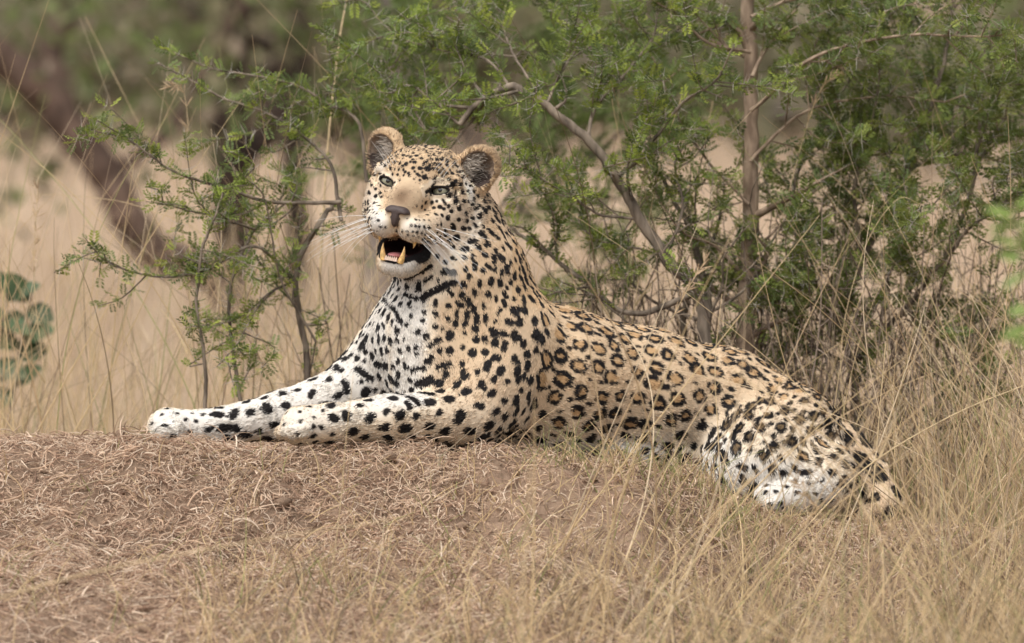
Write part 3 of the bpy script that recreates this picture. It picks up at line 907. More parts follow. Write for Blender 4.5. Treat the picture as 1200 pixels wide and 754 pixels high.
# ---- coat markings: every mark is a set of short capsules lying on the skin
CAPS = []   # a, b, r, kind (0 black, 1 rosette centre)
def spot_px(px, py, r):
    r = r * (1.32 if py < 232 else 1.1); p = lift(px, py); CAPS.append((p, p, r, 0)); OCC.append((p, r + 2.5))
def stroke_px(pts, r):
    q = [lift(*p) for p in pts]
    for a, b in zip(q, q[1:]):
        CAPS.append((a, b, r, 0))
        n = max(2, int(np.linalg.norm(b - a) / 4))
        for t in np.linspace(0, 1, n): OCC.append((a + (b - a) * t, r + 2.5))
OCC = []
for x, y, r in [
    # whisker rows and cheek
    (487, 257.6, 1.7), (491.6, 257.6, 1.7), (497, 258, 1.8), (502.8, 258.4, 1.7), (482, 264.5, 1.7), (486.8, 265, 1.9), (491.6, 265.4, 2.1),
    (497, 266.7, 2.3), (502, 267.2, 2), (471, 270.4, 1.2), (477, 271.2, 1.5), (483.7, 271.6, 1.8), (488.4, 272.4, 2), (494, 273.5, 2.2),
    (498.8, 274.7, 2), (478, 275.6, 1.2), (484.5, 276.7, 1.4), (490, 278.3, 1.6), (438.3, 249, 1.5), (441.5, 250, 1.5), (452, 266.7, 1.3),
    (438, 270.4, 1.5), (442.3, 271, 1.4), (488.4, 241.7, 1.8), (506, 237.7, 2.8), (512, 236, 2), (515.5, 242.8, 2.4), (520, 245.4, 2),
    (508.3, 244, 2), (510.7, 251.3, 2.7), (518, 252.9, 2.7), (525, 255.2, 3.3), (529, 248, 2.2), (525.8, 241.7, 2.4), (533.8, 237, 3.3),
    (538, 244.5, 3.3), (517, 263.2, 2.8), (512.3, 264, 2.2), (521, 271.2, 3.2), (535.4, 278.3, 4), (537.8, 257.6, 3.2),
    (530, 217, 3.6), (526, 229, 3.0), (513, 327.6, 1.5), (462, 334.8, 2.6), (530, 303, 2.6), (512.3, 300.6, 3), (522, 307.8, 3),
    (451, 195, 2), (458, 197, 2), (473, 199, 1.8), (476, 192, 2.2), (486, 190, 2.4), (492, 198, 2.2), (501, 198, 3), (479, 203, 1.6), (497, 208, 2.4),
    (440, 222, 1.8), (446, 226, 1.6), (440, 230, 2), (447, 231, 1.6), (438, 238, 1.8),
    (460, 186, 1.8), (466, 182, 1.9), (472, 186, 1.7), (468, 192, 1.8), (463, 191, 1.5), (481, 184, 2.0), (488, 182.5, 1.8), (494, 186, 2), (499, 190, 1.9), (505, 187, 2.1),
    (510, 192, 2.2), (484, 197, 2), (489, 204, 1.7), (467, 199, 1.7), (496, 193, 1.7), (504, 195, 1.6), (481, 190, 1.6), (473, 206, 1.3), (492, 211, 1.4), (515, 193, 2.2), (519, 198.5, 2.3),
    (523, 204, 2.4), (526, 210, 2.2), (518, 207, 1.6), (485, 210, 1.2), (478, 178, 1.8), (490, 176.5, 1.8), (500, 179, 2), (509, 182, 2), (517, 187, 2), (524, 194, 2.2), (530, 203, 2.3),
    (534, 212, 2.4), (541, 226, 2.6), (543, 236, 2.8), (546, 250, 3), (500, 225, 1.6), (499, 230, 1.3), (504, 229, 1.2), (503, 247, 1.5), (501, 252, 1.4), (495, 236, 1.2), (468, 212, 1.2), (444, 241, 1.6), (437, 246, 1.4),
    (471, 195, 1.5), (475, 201, 1.6), (480, 206, 1.5), (486, 201, 1.6), (491, 206, 1.6), (495, 202, 1.7), (499, 205, 1.6), (466, 205, 1.4), (463, 199, 1.5), (456, 190, 1.7), (484, 187, 1.6), (477, 183, 1.5),
    (507, 198, 1.8), (512, 187, 1.8), (527, 199, 2), (537, 206, 2.2), (539, 217, 2.2), (446, 218, 1.5), (452, 225, 1.3), (441, 213, 1.5),
    # chest and throat
    (442, 364, 2), (438.4, 378, 2.5), (430, 381, 2), (437, 395.6, 3.5), (426.4, 391, 2.5), (450, 394.3, 4), (465, 397, 3), (473, 395.6, 2), (418.5, 399.6, 3),
    (429, 411.5, 4), (439.7, 409, 3), (453, 409, 4), (467.6, 410, 3), (404, 410, 3.5), (412, 415.5, 3.5), (427.8, 422, 2.5), (466, 422, 3.5),
    (423.8, 447.4, 3), (477, 379.7, 3), (496.8, 365, 2.5), (510, 366.4, 3.5), (526, 358.5, 3.5), (540.6, 345, 4), (495.4, 375.7, 3), (510, 381.6, 3.5),
    (518, 384, 2), (524.6, 373, 2.8), (499.4, 391.7, 4), (527.3, 393, 5.4), (488.8, 387.7, 3), (487.5, 405.5, 3), (487.5, 414, 3), (500.8, 423.5, 4),
    (505, 418, 3.5), (515, 410, 3.5), (527, 410, 5), (515, 448.7, 5.4), (482, 456.7, 4), (553.8, 414, 5.5), (568.4, 413, 5), (580, 402, 5), (542, 407.6, 3.6),
    (557.8, 398, 4.5), (568, 397, 4), (544.5, 380, 3.6)]:
    spot_px(x, y, r)
for pts_, r in [
    ([(466, 263), (465, 272)], .9), ([(503, 230), (505, 240), (504, 250)], .9), ([(435, 256), (444, 258.4)], 1.7), ([(434.3, 264), (446, 265.6)], 1.7), ([(518.7, 234.5), (522, 239.3)], 2), ([(529.8, 264.8), (532, 268.8)], 3.4),
    ([(511.5, 198), (515, 203)], 2.0), ([(511, 208), (508, 209.5)], 1.7), ([(500, 209), (497, 207.5)], 1.8), ([(521, 219.5), (531, 218)], 1.7), ([(534, 225), (533, 235)], 2.4), ([(444, 204), (450, 205)], 1.4),
    ([(474, 326), (486.8, 322), (496.4, 316.5), (504.4, 311.7)], 3.2), ([(498, 329.2), (506, 323.7)], 2.6),
    ([(496, 348), (510.7, 339.8), (521.9, 333.8), (532, 329.6)], 4.6), ([(520, 317.3), (531, 319)], 4.2), ([(474, 345), (488.8, 349)], 3),
    ([(450, 349), (462, 362.5), (470, 377)], 2.9), ([(447.7, 379.7), (450, 383)], 2.6), ([(441, 424.8), (453, 427.5)], 4.3), ([(393, 428.8), (400, 434)], 4),
    ([(418.5, 431.5), (435.7, 443.4)], 4.2), ([(455.6, 440.8), (465, 448.7)], 4), ([(404, 447.4), (408, 458)], 4.4), ([(439.7, 456.7), (459.6, 458)], 2.8),
    ([(502, 405), (515, 397)], 3), ([(512.7, 430), (526, 425)], 4), ([(483.5, 432.8), (497, 430)], 3), ([(490, 449), (505, 445)], 5.6),
    ([(494, 459), (508, 462)], 4), ([(480, 465), (491, 473)], 4)]:
    stroke_px(pts_, r)

# poisson-disc placed marks over the rest of the body
tri_w = LA / LA.sum()
def sample_surface(n, w=None):
    w = tri_w if w is None else w
    f = rng.choice(len(LF), n, p=w)
    u = rng.random((n, 2))
    q = LV[LF[f]]
    a, b, c, d = q[:, 0], q[:, 1], q[:, 2], q[:, 3]
    u0, u1 = u[:, :1], u[:, 1:]
    P = a * (1 - u0) * (1 - u1) + b * u0 * (1 - u1) + c * u0 * u1 + d * (1 - u0) * u1
    N = norm(LN[LF[f]].mean(1))
    return P, N, f
cP, cN, cF = sample_surface(60000)
cG, cFlow, cHL = group_dist(cP)
names = list(cG); gmat = np.stack([cG[g] for g in names], 1)
cg = np.array(names)[gmat.argmin(1)]
hl = cHL
nose_d = np.linalg.norm((hl - np.array([0, 80, -46])) / np.array([1.0, 1.15, 1.0]), axis=1)
spacing = np.full(len(cP), 21.0)
for g, sp in [('torso', 21.5), ('thigh', 13), ('shank', 13), ('neck', 9.2), ('chest', 11.2), ('shoulder', 12.0), ('arm', 15), ('paw', 12), ('tail', 21), ('head', 8.0)]:
    spacing[cg == g] = sp
hm = cg == 'head'
spacing[hm & (hl[:, 2] > 8)] = 4.9
tor = (cg == 'torso')
spacing[tor & (cP[:, 0] < 20)] = 13
spacing[tor & (cP[:, 2] < -95)] = 20
bad = hm & ((nose_d < 34) | ((np.abs(hl[:, 0]) < 20) & (hl[:, 1] > 28) & (hl[:, 2] < 10) & (hl[:, 2] > -40)) | (hl[:, 2] < -62))
for s, C in EYES: bad |= np.linalg.norm(cP - C, axis=1) < 18
for s, C, M in EARS: bad |= np.linalg.norm(cP - C - M[2] * 4, axis=1) < 31
cell = {}
def near(p, r, own=False):
    ci, cj, ck = (p // 12).astype(int); n = int(r // 12) + 1
    for i in range(ci - n, ci + n + 1):
        for j in range(cj - n, cj + n + 1):
            for k in range(ck - n, ck + n + 1):
                for q, rr in cell.get((i, j, k), ()):
                    dd = (p[0] - q[0]) ** 2 + (p[1] - q[1]) ** 2 + (p[2] - q[2]) ** 2
                    lim = r if own else max(r, rr) if rr > 0 else (-rr + 0.34 * r)
                    if dd < lim * lim: return True
    return False
def put(p, r):
    cell.setdefault(tuple((p // 12).astype(int)), []).append((p, r))
for p, r in OCC: put(p, -r)
marks = []
forced = {}
FL = [(250,145),(295,150),(343,158),(395,175),(428,172),(278,193),(330,203),(185,232),(270,250),(330,260),(380,240),(420,215),(470,212),(515,225),
      (435,270),(482,260),(535,290),(482,303),(430,340),(280,318),(228,295),(172,284),(205,338),(268,375),(335,332),(368,382),(415,405),(485,352),(538,337),
      (512,395),(562,388),(598,330),(292,415),(330,455),(215,408),(628,368),(640,310),(570,230),(622,225),(672,238),(716,248),(590,262),
      (640,268),(700,288),(745,270),(770,240),(185,130),(220,165),(800,262),(850,290)]
TH = [(760,345),(800,312),(790,345),(830,372),(780,382),(878,348),(912,388),(872,393),(952,408),(905,425),(765,412),(822,418),(735,440),(850,452),(800,462),
      (872,490),(930,462),(770,497),(700,470),(960,440),(985,470),(920,335),(885,300)]
SPT = [(137,250),(125,372),(172,385),(140,330),(110,295),(100,240),(158,210),(120,190),(155,165),(175,180),(450,407),(392,440),(240,435),(470,460),(580,468),(545,440),(600,410),(655,470),(690,440)]
for lst, kd in ((FL, 2), (TH, 2), (SPT, 1)):
    for cx, cy in lst:
        q = lift(560 + cx / 2.3077, 320 + cy / 2.3077)
        i = int(np.argmin(((cP - q) ** 2).sum(1)))
        if i in forced: continue
        forced[i] = kd; marks.append(i); put(cP[i], 20.0 if lst is FL else 15.5 if lst is TH else 11.0)
jit = rng.uniform(0.88, 1.12, len(cP))
for i in np.nonzero(~bad)[0][:42000]:
    r = spacing[i] * jit[i]
    if near(cP[i], r): continue
    put(cP[i], r); marks.append(i)
for i in marks:
    p, n, fl, g = cP[i], cN[i], cFlow[i], cg[i]
    t = norm(fl - n * (fl @ n)); b = np.cross(n, t)
    sp = spacing[i]
    rosette = forced[i] == 2 if i in forced else (g == 'torso' and p[0] > -5 and p[2] > -118) or (g == 'thigh' and p[2] > -125)
    if rosette:
        sz = (8.4 if g != 'thigh' else 6.8) * rng.uniform(0.82, 1.12) * (1.0 if p[2] > -85 else 0.85)
        asp = rng.uniform(1.0, 1.35) if g == 'torso' else rng.uniform(1.3, 1.7)
        nseg = rng.integers(3, 6); a0 = rng.uniform(0, 6.28)
        CAPS.append((p - t * 2, p + t * 2, sz * 0.75, 1 if g != 'thigh' or p[2] > -90 else 2))
        for s_ in range(nseg):
            aa = a0 + 6.283 * s_ / nseg; span = 6.283 / nseg * rng.uniform(0.5, 0.86)
            if rng.random() < 0.10: continue
            sub = np.linspace(aa, aa + span, 3)
            pp = [p + t * math.cos(q) * sz * asp ** .5 + b * math.sin(q) * sz / asp ** .5 for q in sub]
            rr = rng.uniform(2.2, 3.3) * (1 if g == 'torso' else 0.85)
            pp = [q_ + (t * rng.normal(0, .7) + b * rng.normal(0, .7)) for q_ in pp]
            CAPS.append((pp[0], pp[1], rr, 0)); CAPS.append((pp[1], pp[2], rr * rng.uniform(0.8, 1.1), 0))
    else:
        r0 = {'torso': 5.6, 'thigh': 4.3, 'shank': 4.5, 'neck': 3.35, 'chest': 3.5, 'shoulder': 4.5, 'arm': 5.0, 'paw': 2.6, 'tail': 10.0, 'head': 2.3}[g]
        if g == 'head' and cHL[i, 2] > 8: r0 = 1.8
        r0 *= rng.uniform(0.75, 1.2)
        L = r0 * (rng.uniform(0.2, 1.0) if g not in ('neck', 'head', 'thigh', 'shank') else rng.uniform(0.4, 1.6))
        th = rng.normal(0, 0.5)
        dr = t * math.cos(th) + b * math.sin(th)
        CAPS.append((p - dr * L * .6, p + dr * L * .6, r0, 0))
        if g in ('shoulder', 'torso', 'chest', 'thigh') and rng.random() < 0.28:
            th += rng.uniform(0.7, 2.0); d2 = t * math.cos(th) + b * math.sin(th)
            q = p + dr * L * .6
            CAPS.append((q, q + d2 * r0 * rng.uniform(0.8, 1.7), r0 * 0.75, 0))
small = []
for i in np.nonzero(~bad & ((cg == 'torso') | (cg == 'thigh')))[0][:16000]:
    if cP[i][0] < -5: continue
    if near(cP[i], 15.5 if cg[i] == 'torso' else 11.5, True): continue
    put(cP[i], 8); p, n, fl = cP[i], cN[i], cFlow[i]
    t = norm(fl - n * (fl @ n)); r0 = rng.uniform(2.0, 3.4)
    CAPS.append((p - t * r0 * .5, p + t * r0 * .5, r0, 0)); small.append(i)
print('marks', len(marks), 'capsules', len(CAPS))

def cap_field(P, seed=0):
    """signed distance to nearest black mark and to nearest rosette centre"""
    wob = vnoise(P, 0.55, 3) * 0.7
    d0 = np.full(len(P), 50.0); d1 = np.full(len(P), 50.0); d2 = np.full(len(P), 50.0)
    cs = 16.0
    key = np.floor(P / cs).astype(np.int64) + 200
    kk = (key[:, 0] * 512 + key[:, 1]) * 512 + key[:, 2]
    o = np.argsort(kk, kind='stable'); ks = kk[o]
    for a, b, r, kind in CAPS:
        lo = np.floor((np.minimum(a, b) - r - 4) / cs).astype(int) + 200; hi = np.floor((np.maximum(a, b) + r + 4) / cs).astype(int) + 200
        ids = []
        for i in range(lo[0], hi[0] + 1):
            for j in range(lo[1], hi[1] + 1):
                base = (i * 512 + j) * 512
                s0 = np.searchsorted(ks, base + lo[2]); s1 = np.searchsorted(ks, base + hi[2] + 1)
                if s1 > s0: ids.append(o[s0:s1])
        if not ids: continue
        ids = np.concatenate(ids); q = P[ids]
        ab = b - a; L2 = ab @ ab
        t = np.clip((q - a) @ ab / L2, 0, 1)[:, None] if L2 > 1e-9 else 0.0
        d = np.linalg.norm(q - a - t * ab, axis=1) - r
        tgt = (d0, d1, d2)[kind]
        tgt[ids] = np.minimum(tgt[ids], d)
    return d0 + wob, d1 + wob, d2 + wob

# ---- coat ground colour
TAN = np.array([0.575, 0.428, 0.278]); GOLD = np.array([0.56, 0.375, 0.20]); CREAM = np.array([0.74, 0.635, 0.49]); WHITE = np.array([0.70, 0.66, 0.595])
BLACK = np.array([0.012, 0.010, 0.010]); BROWN = np.array([0.17, 0.115, 0.06]); ROS = np.array([0.46, 0.295, 0.15]); PALE = np.array([0.60, 0.485, 0.36])
WHITES = []   # point a, b, radius of full white, falloff
def wh(pts_, r, fall, amt=1.0):
    q = [lift(*p) for p in pts_]
    if len(q) == 1: q = q * 2
    for a, b in zip(q, q[1:]): WHITES.append((a, b, r, fall, amt))
wh([(478, 335), (478, 380), (474, 450)], 14, 28)
wh([(455, 350), (425, 420), (390, 450), (300, 490), (200, 500)], 20, 34)
wh([(440, 400), (440, 450)], 22, 26)
wh([(465, 318), (480, 322)], 12, 20)
wh([(440, 262), (442, 272)], 8, 16); wh([(478, 266), (495, 270)], 3, 16, .75); wh([(452, 272), (468, 274), (485, 279)], 2, 9, .8); wh([(480, 279), (497, 283)], 3, 13, .8)
wh([(436, 235), (437, 255)], 4, 11, .8)
wh([(512, 232), (522, 231)], 2, 8, .7)
wh([(457, 206), (447, 214)], 1, 6, .6)
wh([(505, 214), (515, 211), (524, 213)], .5, 5, .6)
wh([(540, 200), (548, 215), (552, 232)], 3, 12, .9); wh([(452, 192), (444, 203)], 2, 8, .9)
wh([(340, 500), (450, 470)], 10, 30, .8); wh([(450, 468), (490, 465)], 8, 26)
wh([(520, 300), (510, 330)], 8, 26, .6); wh([(558, 246), (556, 275), (540, 300)], 2, 9, .7)
wh([(640, 525), (740, 530), (830, 530)], 9, 34)
wh([(835, 540), (865, 566), (930, 570), (960, 582)], 18, 42)
wh([(900, 592), (930, 588)], 20, 20)
def coat(P):
    G, flow, hl = group_dist(P)
    z = P[:, 2]
    col = np.empty((len(P), 3)); col[:] = TAN
    gs = np.minimum(G['shoulder'], np.minimum(G['arm'], G['chest']))
    w = smooth01((12 - gs) / 24)[:, None]; col = col * (1 - w) + PALE * w
    w = smooth01((10 - G['head']) / 20)[:, None]; col = col * (1 - w) + (TAN * 0.97) * w
    # lower side of the trunk paler
    w = (smooth01((-70 - z) / 75) * 0.85 * smooth01((G['tail'] + 4) / 14))[:, None]; col = col * (1 - w) + CREAM * w
    # spine line richer
    ridge = smooth01((z - (10 - 0.16 * P[:, 0])) / 25)[:, None] * (P[:, 0:1] > 0); col = col * (1 - .6 * ridge) + GOLD * .6 * ridge
    wmax = np.zeros(len(P))
    for a, b, r, fall, amt in WHITES:
        ab = b - a; L2 = ab @ ab + 1e-9; t = np.clip((P - a) @ ab / L2, 0, 1)[:, None]
        d = np.linalg.norm(P - a - t * ab, axis=1)
        wmax = np.maximum(wmax, amt * smooth01(1 - (d - r) / fall))
    w = wmax[:, None]
    mid = np.minimum(w * 2, 1); hi = np.maximum(w * 2 - 1, 0)
    col = col * (1 - mid) + CREAM * mid; col = col * (1 - hi) + WHITE * hi
    # nose bridge brownish grey
    w = (smooth01(1 - np.linalg.norm((hl - np.array([0, 82, -15])) / np.array([22, 44, 27]), axis=1)) * 1.0)[:, None]
    col = col * (1 - w) + np.array([.18, .115, .068]) * w
    # pale cheeks and ruff, golden forehead
    hd = smooth01((14 - G['head']) / 14)
    w = (hd * smooth01((np.abs(hl[:, 0]) - 26) / 26) * smooth01((6 - hl[:, 2]) / 24) * .7)[:, None]; col = col * (1 - w) + np.array([.66, .56, .44]) * w
    w = (hd * smooth01((hl[:, 2] - 6) / 20) * .6)[:, None]; col = col * (1 - w) + np.array([.46, .325, .19]) * w
    return col, G, flow, hl

def face_paint(col, P, hl, G):
    """bare / dark skin: lips, mouth lining, eye rims, ears"""
    bare = np.zeros(len(P), bool)
    # mouth lining and lips
    ca, sa = math.cos(math.radians(-8)), math.sin(math.radians(-8))
    def me(c, r):
        q = hl - np.array(c); f = q[:, 1] * ca + q[:, 2] * sa; u = q[:, 2] * ca - q[:, 1] * sa
        return np.sqrt((q[:, 0] / r[0]) ** 2 + (f / r[1]) ** 2 + (u / r[2]) ** 2)
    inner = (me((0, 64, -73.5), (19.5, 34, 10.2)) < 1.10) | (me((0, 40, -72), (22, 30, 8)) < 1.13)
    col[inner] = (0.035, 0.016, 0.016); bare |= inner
    lip = (me((0, 63, -76.5), (23, 37, 13.2)) < 1.12) & ~inner & (hl[:, 2] < -72)
    col[lip] = (0.012, 0.011, 0.012); bare |= lip
    corner = (np.minimum(np.linalg.norm((hl - np.array([24, 48, -75])) / np.array([10, 24, 12]), axis=1), np.linalg.norm((hl - np.array([-24, 48, -75])) / np.array([10, 24, 12]), axis=1)) < 1)
    col[corner & ~inner] = (0.012, 0.011, 0.012)
    for s, C in EYES:
        q = (P - C) @ HA.T
        a = math.radians(-s * 14)
        u = q[:, 0] * math.cos(a) - q[:, 2] * math.sin(a); v = q[:, 2] * math.cos(a) + q[:, 0] * math.sin(a)
        e = np.sqrt((u / 12.2) ** 2 + (v / 5.6) ** 2)
        rim = (e < 1.0) & (np.abs(q[:, 1]) < 22)
        col[rim] = (0.014, 0.012, 0.011); bare |= rim
        wl = (smooth01((e - 0.9) / .3) * smooth01((2.2 - e) / .8) * ((q[:, 1] > -8) & (q[:, 1] < 30)) * .7)[:, None]
        wl = np.where((e < 1.0)[:, None], 0, wl) * (np.abs(v) < 22)[:, None]
        dark_ = (col.sum(1) < .08)[:, None]
        col[:] = np.where(dark_, col, col * (1 - wl) + np.array([.74, .62, .46]) * wl)
    ear_in = np.zeros(len(P), bool)
    for s, C, M in EARS:
        q = (P - C) @ M.T
        r = np.sqrt((q[:, 0] / 25) ** 2 + (q[:, 2] / 27) ** 2)
        front = (q[:, 1] > -9) & (r < 0.79) & (np.abs(q[:, 1]) < 14)
        ear_in |= front
        rr = (r < 1.15) & (np.abs(q[:, 1]) < 16) & (q[:, 2] > -16)
        col[rr & ~front] = (0.50, 0.36, 0.22)
        col[front] = np.array([0.26, 0.195, 0.145])
        dk_ = front & (q[:, 2] < 2) & (q[:, 0] * (1 if (M[0] @ HA[0]) > 0 else -1) * s > -2); col[dk_] = np.array([.07, .05, .042])
        back = (q[:, 1] < -8) & (r < 1.1) & (q[:, 2] > -12)
        col[back] = (0.03, 0.025, 0.022)
    return bare, ear_in

vc, vG, vFlow, vHL = coat(LV)
vd0, vd1, vd2 = cap_field(LV)
vc[vd2 < 0] = BROWN
m1 = smooth01((0.5 - vd1) / 2.0)[:, None]; vc = vc * (1 - m1) + ROS * m1
m0 = smooth01((0.6 - vd0) / 1.2)[:, None]; vc = vc * (1 - m0) + BLACK * m0
face_paint(vc, LV, vHL, vG)

leopard = bpy.data.objects.new('leopard', None)
leopard.location = W(pt(640, 515, 40))
COL.objects.link(leopard)
bpy.context.view_layer.update()
tag(leopard, 'spotted leopard lying on the dry mound with its mouth open', 'leopard')

skin_mat = attr_mat('leopard_skin', 0.75, 0.15, noise=0.08, nscale=90)
body = mesh_obj('body', W(LV), LF, skin_mat, leopard, True, vc)

# ---- fur
def build_fur(n):
    P, N, f = sample_surface(n)
    # thin out hairs on the face a little less, belly/back equally
    col, G, flow, hl = coat(P)
    d0, d1, d2 = cap_field(P)
    col[d2 < 0] = BROWN
    jd = rng.normal(0, 0.22, len(P))
    r_in = (d1 + jd) < 0.3
    col[r_in] = ROS
    blk = (d0 + jd) < 0.2
    col[blk] = BLACK
    bare, ear_in = face_paint(col, P, hl, G)
    keep = ~(bare)
    # no fur on the nose leather
    keep &= ~((np.abs(hl[:, 0]) < 15) & (hl[:, 1] > 84) & (hl[:, 2] > -48) & (hl[:, 2] < -24))
    P, N, col, flow, hl, blk, ear_in = P[keep], N[keep], col[keep], flow[keep], hl[keep], blk[keep], ear_in[keep]
    dh = G['head'][keep]; z = P[:, 2]
    n = len(P)
    lum = rng.normal(1.0, 0.15, n) * (1 + 0.07 * vnoise(P, 0.08, 11))
    lum *= 1 + (0.10 + .10 * smooth01((14 - dh) / 16)) * vnoise(P, 1.1, 41)
    lum = np.where(rng.random(n) < 0.10, lum * 0.62, lum)
    lum = 1 + (lum - 1) * (1 + 0.9 * smooth01((14 - dh) / 16))
    col = np.clip(col * lum[:, None], 0.006, 0.95)
    L = np.full(n, 3.9)
    L = L + 1.8 * smooth01((-80 - z) / 60)                      # longer on belly and flanks below
    chest = smooth01((16 - np.minimum(G['chest'], G['neck'])[keep]) / 20); L = L + 0.5 * chest
    headw = smooth01((14 - dh) / 16)
    L = L * (1 - headw) + headw * (3.8 + 1.8 * smooth01((30 - hl[:, 1]) / 60))
    nearnose = smooth01((120 - np.linalg.norm(hl - np.array([0, 96, -30]), axis=1)) / 90)
    L = L * (1 - 0.25 * headw * nearnose)
    paw = smooth01((6 - G['paw'][keep]) / 10); L = L * (1 - .45 * paw)
    L *= rng.uniform(0.7, 1.25, n)
    for s, C, M in EARS:
        q = (P - C) @ M.T
        m = (np.abs(q[:, 1]) < 18) & (np.sqrt((q[:, 0] / 27) ** 2 + (q[:, 2] / 29) ** 2) < 1.25) & (q[:, 2] > -20)
        L[m] = 4.6 * rng.uniform(.5, 1.5, m.sum())
        flow[m] = norm(flow[m] * .25 + norm(P[m] - C) * .8 + M[2] * .5 + rng.normal(0, .25, (m.sum(), 3)))
    T = norm(flow - N * (flow * N).sum(1, keepdims=True))
    nz = np.stack([vnoise(P, 0.16, 21), vnoise(P, 0.16, 22), vnoise(P, 0.16, 23)], 1) * 0.20
    nz += np.stack([vnoise(P, 0.7, 24), vnoise(P, 0.7, 25), vnoise(P, 0.7, 26)], 1) * 0.16
    nz += rng.normal(0, 0.16, (n, 3))
    nz[:, 2] -= 0.10
    lift_ = 0.26 + 0.10 * chest
    d0_ = norm(T + N * (lift_[:, None] + 0.22) + nz * 0.6)
    d1_ = norm(T + N * (lift_[:, None] - 0.24) + nz)
    root = P - N * 0.6
    K = 4
    pts_ = np.empty((n, K, 3))
    pts_[:, 0] = root
    for k in range(1, K):
        t = k / (K - 1)
        dd = norm(d0_ * (1 - t) + d1_ * t)
        pts_[:, k] = pts_[:, k - 1] + dd * (L / (K - 1))[:, None]
    r0 = rng.uniform(0.34, 0.55, n) * (1 - 0.15 * headw)
    rad = r0[:, None] * np.array([1.0, 0.95, 0.7, 0.18])
    return pts_, rad, col
fur_mat = attr_mat('leopard_fur', 0.55, 0.25, transl=0.0)
NH = 420000
fp, fr, fc = build_fur(NH)
fur = curves_obj('fur', W(fp), fr / S, fur_mat, leopard, fc)
tag(fur, kind='stuff')

# long pale hairs inside the ears
ep, er, ecol = [], [], []
for s, C, M in EARS:
    for i in range(900):
        inner = -1 if s > 0 else 1
        # tuft along the inner edge of the ear, sweeping outwards
        u = rng.uniform(-20, 19); ww = -s * (rng.uniform(4, 21) if i < 380 else rng.uniform(-17, 21))
        if (u / 23) ** 2 + (ww / 21) ** 2 > 1: continue
        base = C + M[0] * ww * (1 if (M[0] @ HA[0]) > 0 else -1) + M[2] * u + M[1] * (rng.uniform(-3, 3) if i < 380 else rng.uniform(-6, -2))
        dr = norm(M[0] * s * (1 if (M[0] @ HA[0]) > 0 else -1) * rng.uniform(.4, 1.0) + M[2] * rng.uniform(-.2, .9) + M[1] * rng.uniform(.5, 1.1))
        L = rng.uniform(5, 13)
        bend = M[2] * rng.uniform(-2, 3)
        q = [base, base + dr * L * .4, base + dr * L * .75 + bend * .5, base + dr * L + bend]
        ep.append(q); er.append([.3, .3, .25, .08]); c = rng.uniform(.3, .7) if i < 380 else rng.uniform(.10, .45); ecol.append((c, c * .88, c * .74))
ear_hair = curves_obj('ear_hair', W(np.array(ep)), np.array(er) / S, fur_mat, leopard, np.array(ecol))
tag(ear_hair, kind='stuff')

# ---- eyes
def uv_ball(C, r, M, scale=(1, 1, 1), nu=28, nv=18):
    """ball with its pole along M[1]"""
    V = []; F = []
    for i in range(nv + 1):
        a = math.pi * i / nv
        for j in range(nu):
            b = 2 * math.pi * j / nu
            V.append(C + r * (M[1] * math.cos(a) * scale[1] + M[0] * math.sin(a) * math.cos(b) * scale[0] + M[2] * math.sin(a) * math.sin(b) * scale[2]))
    for i in range(nv):
        for j in range(nu):
            F.append((i * nu + j, i * nu + (j + 1) % nu, (i + 1) * nu + (j + 1) % nu, (i + 1) * nu + j))
    return np.array(V), np.array(F)
def disc_cap(C, r, M, a0, a1, n=32, rings=6):
    V = []; F = []
    for i in range(rings + 1):
        a = a0 + (a1 - a0) * i / rings
        for j in range(n):
            b = 2 * math.pi * j / n
            V.append(C + r * (M[1] * math.cos(a) + M[0] * math.sin(a) * math.cos(b) + M[2] * math.sin(a) * math.sin(b)))
    for i in range(rings):
        for j in range(n):
            F.append((i * n + j, i * n + (j + 1) % n, (i + 1) * n + (j + 1) % n, (i + 1) * n + j))
    return np.array(V), np.array(F)
eye_white = flat_mat('eye_white', (.20, .17, .13), .12, .5, 1.0)
iris_mat = flat_mat('eye_iris', (.30, .29, .20), .15, .5, 1.0, .35, 900)
pupil_mat = flat_mat('eye_pupil', (.004, .004, .004), .08, .5, 1.0)
look = norm(np.array([-0.22, -1.0, 0.05]))
Me = axes_to(np.cross(look, [0, 0, 1.0]), look); Me = np.stack([norm(np.cross(look, [0, 0, 1.0])), look, np.cross(norm(np.cross(look, [0, 0, 1.0])), look)])
for s, C in EYES:
    V, F = uv_ball(C, 11.2, Me)
    eye = mesh_obj('eye', W(V), F, eye_white, leopard)
    V, F = disc_cap(C, 11.35, Me, 0.19, 0.86); mesh_obj('iris', W(V), F, iris_mat, eye)
    V, F = disc_cap(C, 11.42, Me, 0.0, 0.23); mesh_obj('pupil', W(V), F, pupil_mat, eye)

# ---- nose leather (its own small field)
nc = H(0, 92, -38)
nf = Field(np.arange(nc[0] - 30, nc[0] + 30, .8), np.arange(nc[1] - 26, nc[1] + 26, .8), np.arange(nc[2] - 28, nc[2] + 28, .8))
_f = fld; fld = nf
he((0, 88, -31), (13, 9, 7), 4)
for s in (-1, 1): he((s * 8.6, 88.5, -34), (7, 8.5, 6.5), 4, 'add', (1, s * 20))
he((0, 90.5, -41), (5.0, 7, 9), 5)
for s in (-1, 1): he((s * 9.0, 96.5, -37), (4.6, 8, 3.0), 1.5, 'sub', (1, s * 28))
for s in (-1, 1): he((s * 14, 93, -35), (5, 7, 1.9), 1.5, 'sub', (1, -s * 22))
hc((0, 99.5, -34), 1.0, (0, 96.5, -52), 1.1, 2, 'sub')
NV, NF = nf.mesh(); NV = laplace(NV, NF, 2)
fld = _f
nose_mat = flat_mat('nose_leather', (.062, .043, .038), .55, .35, .0, .45, 700)
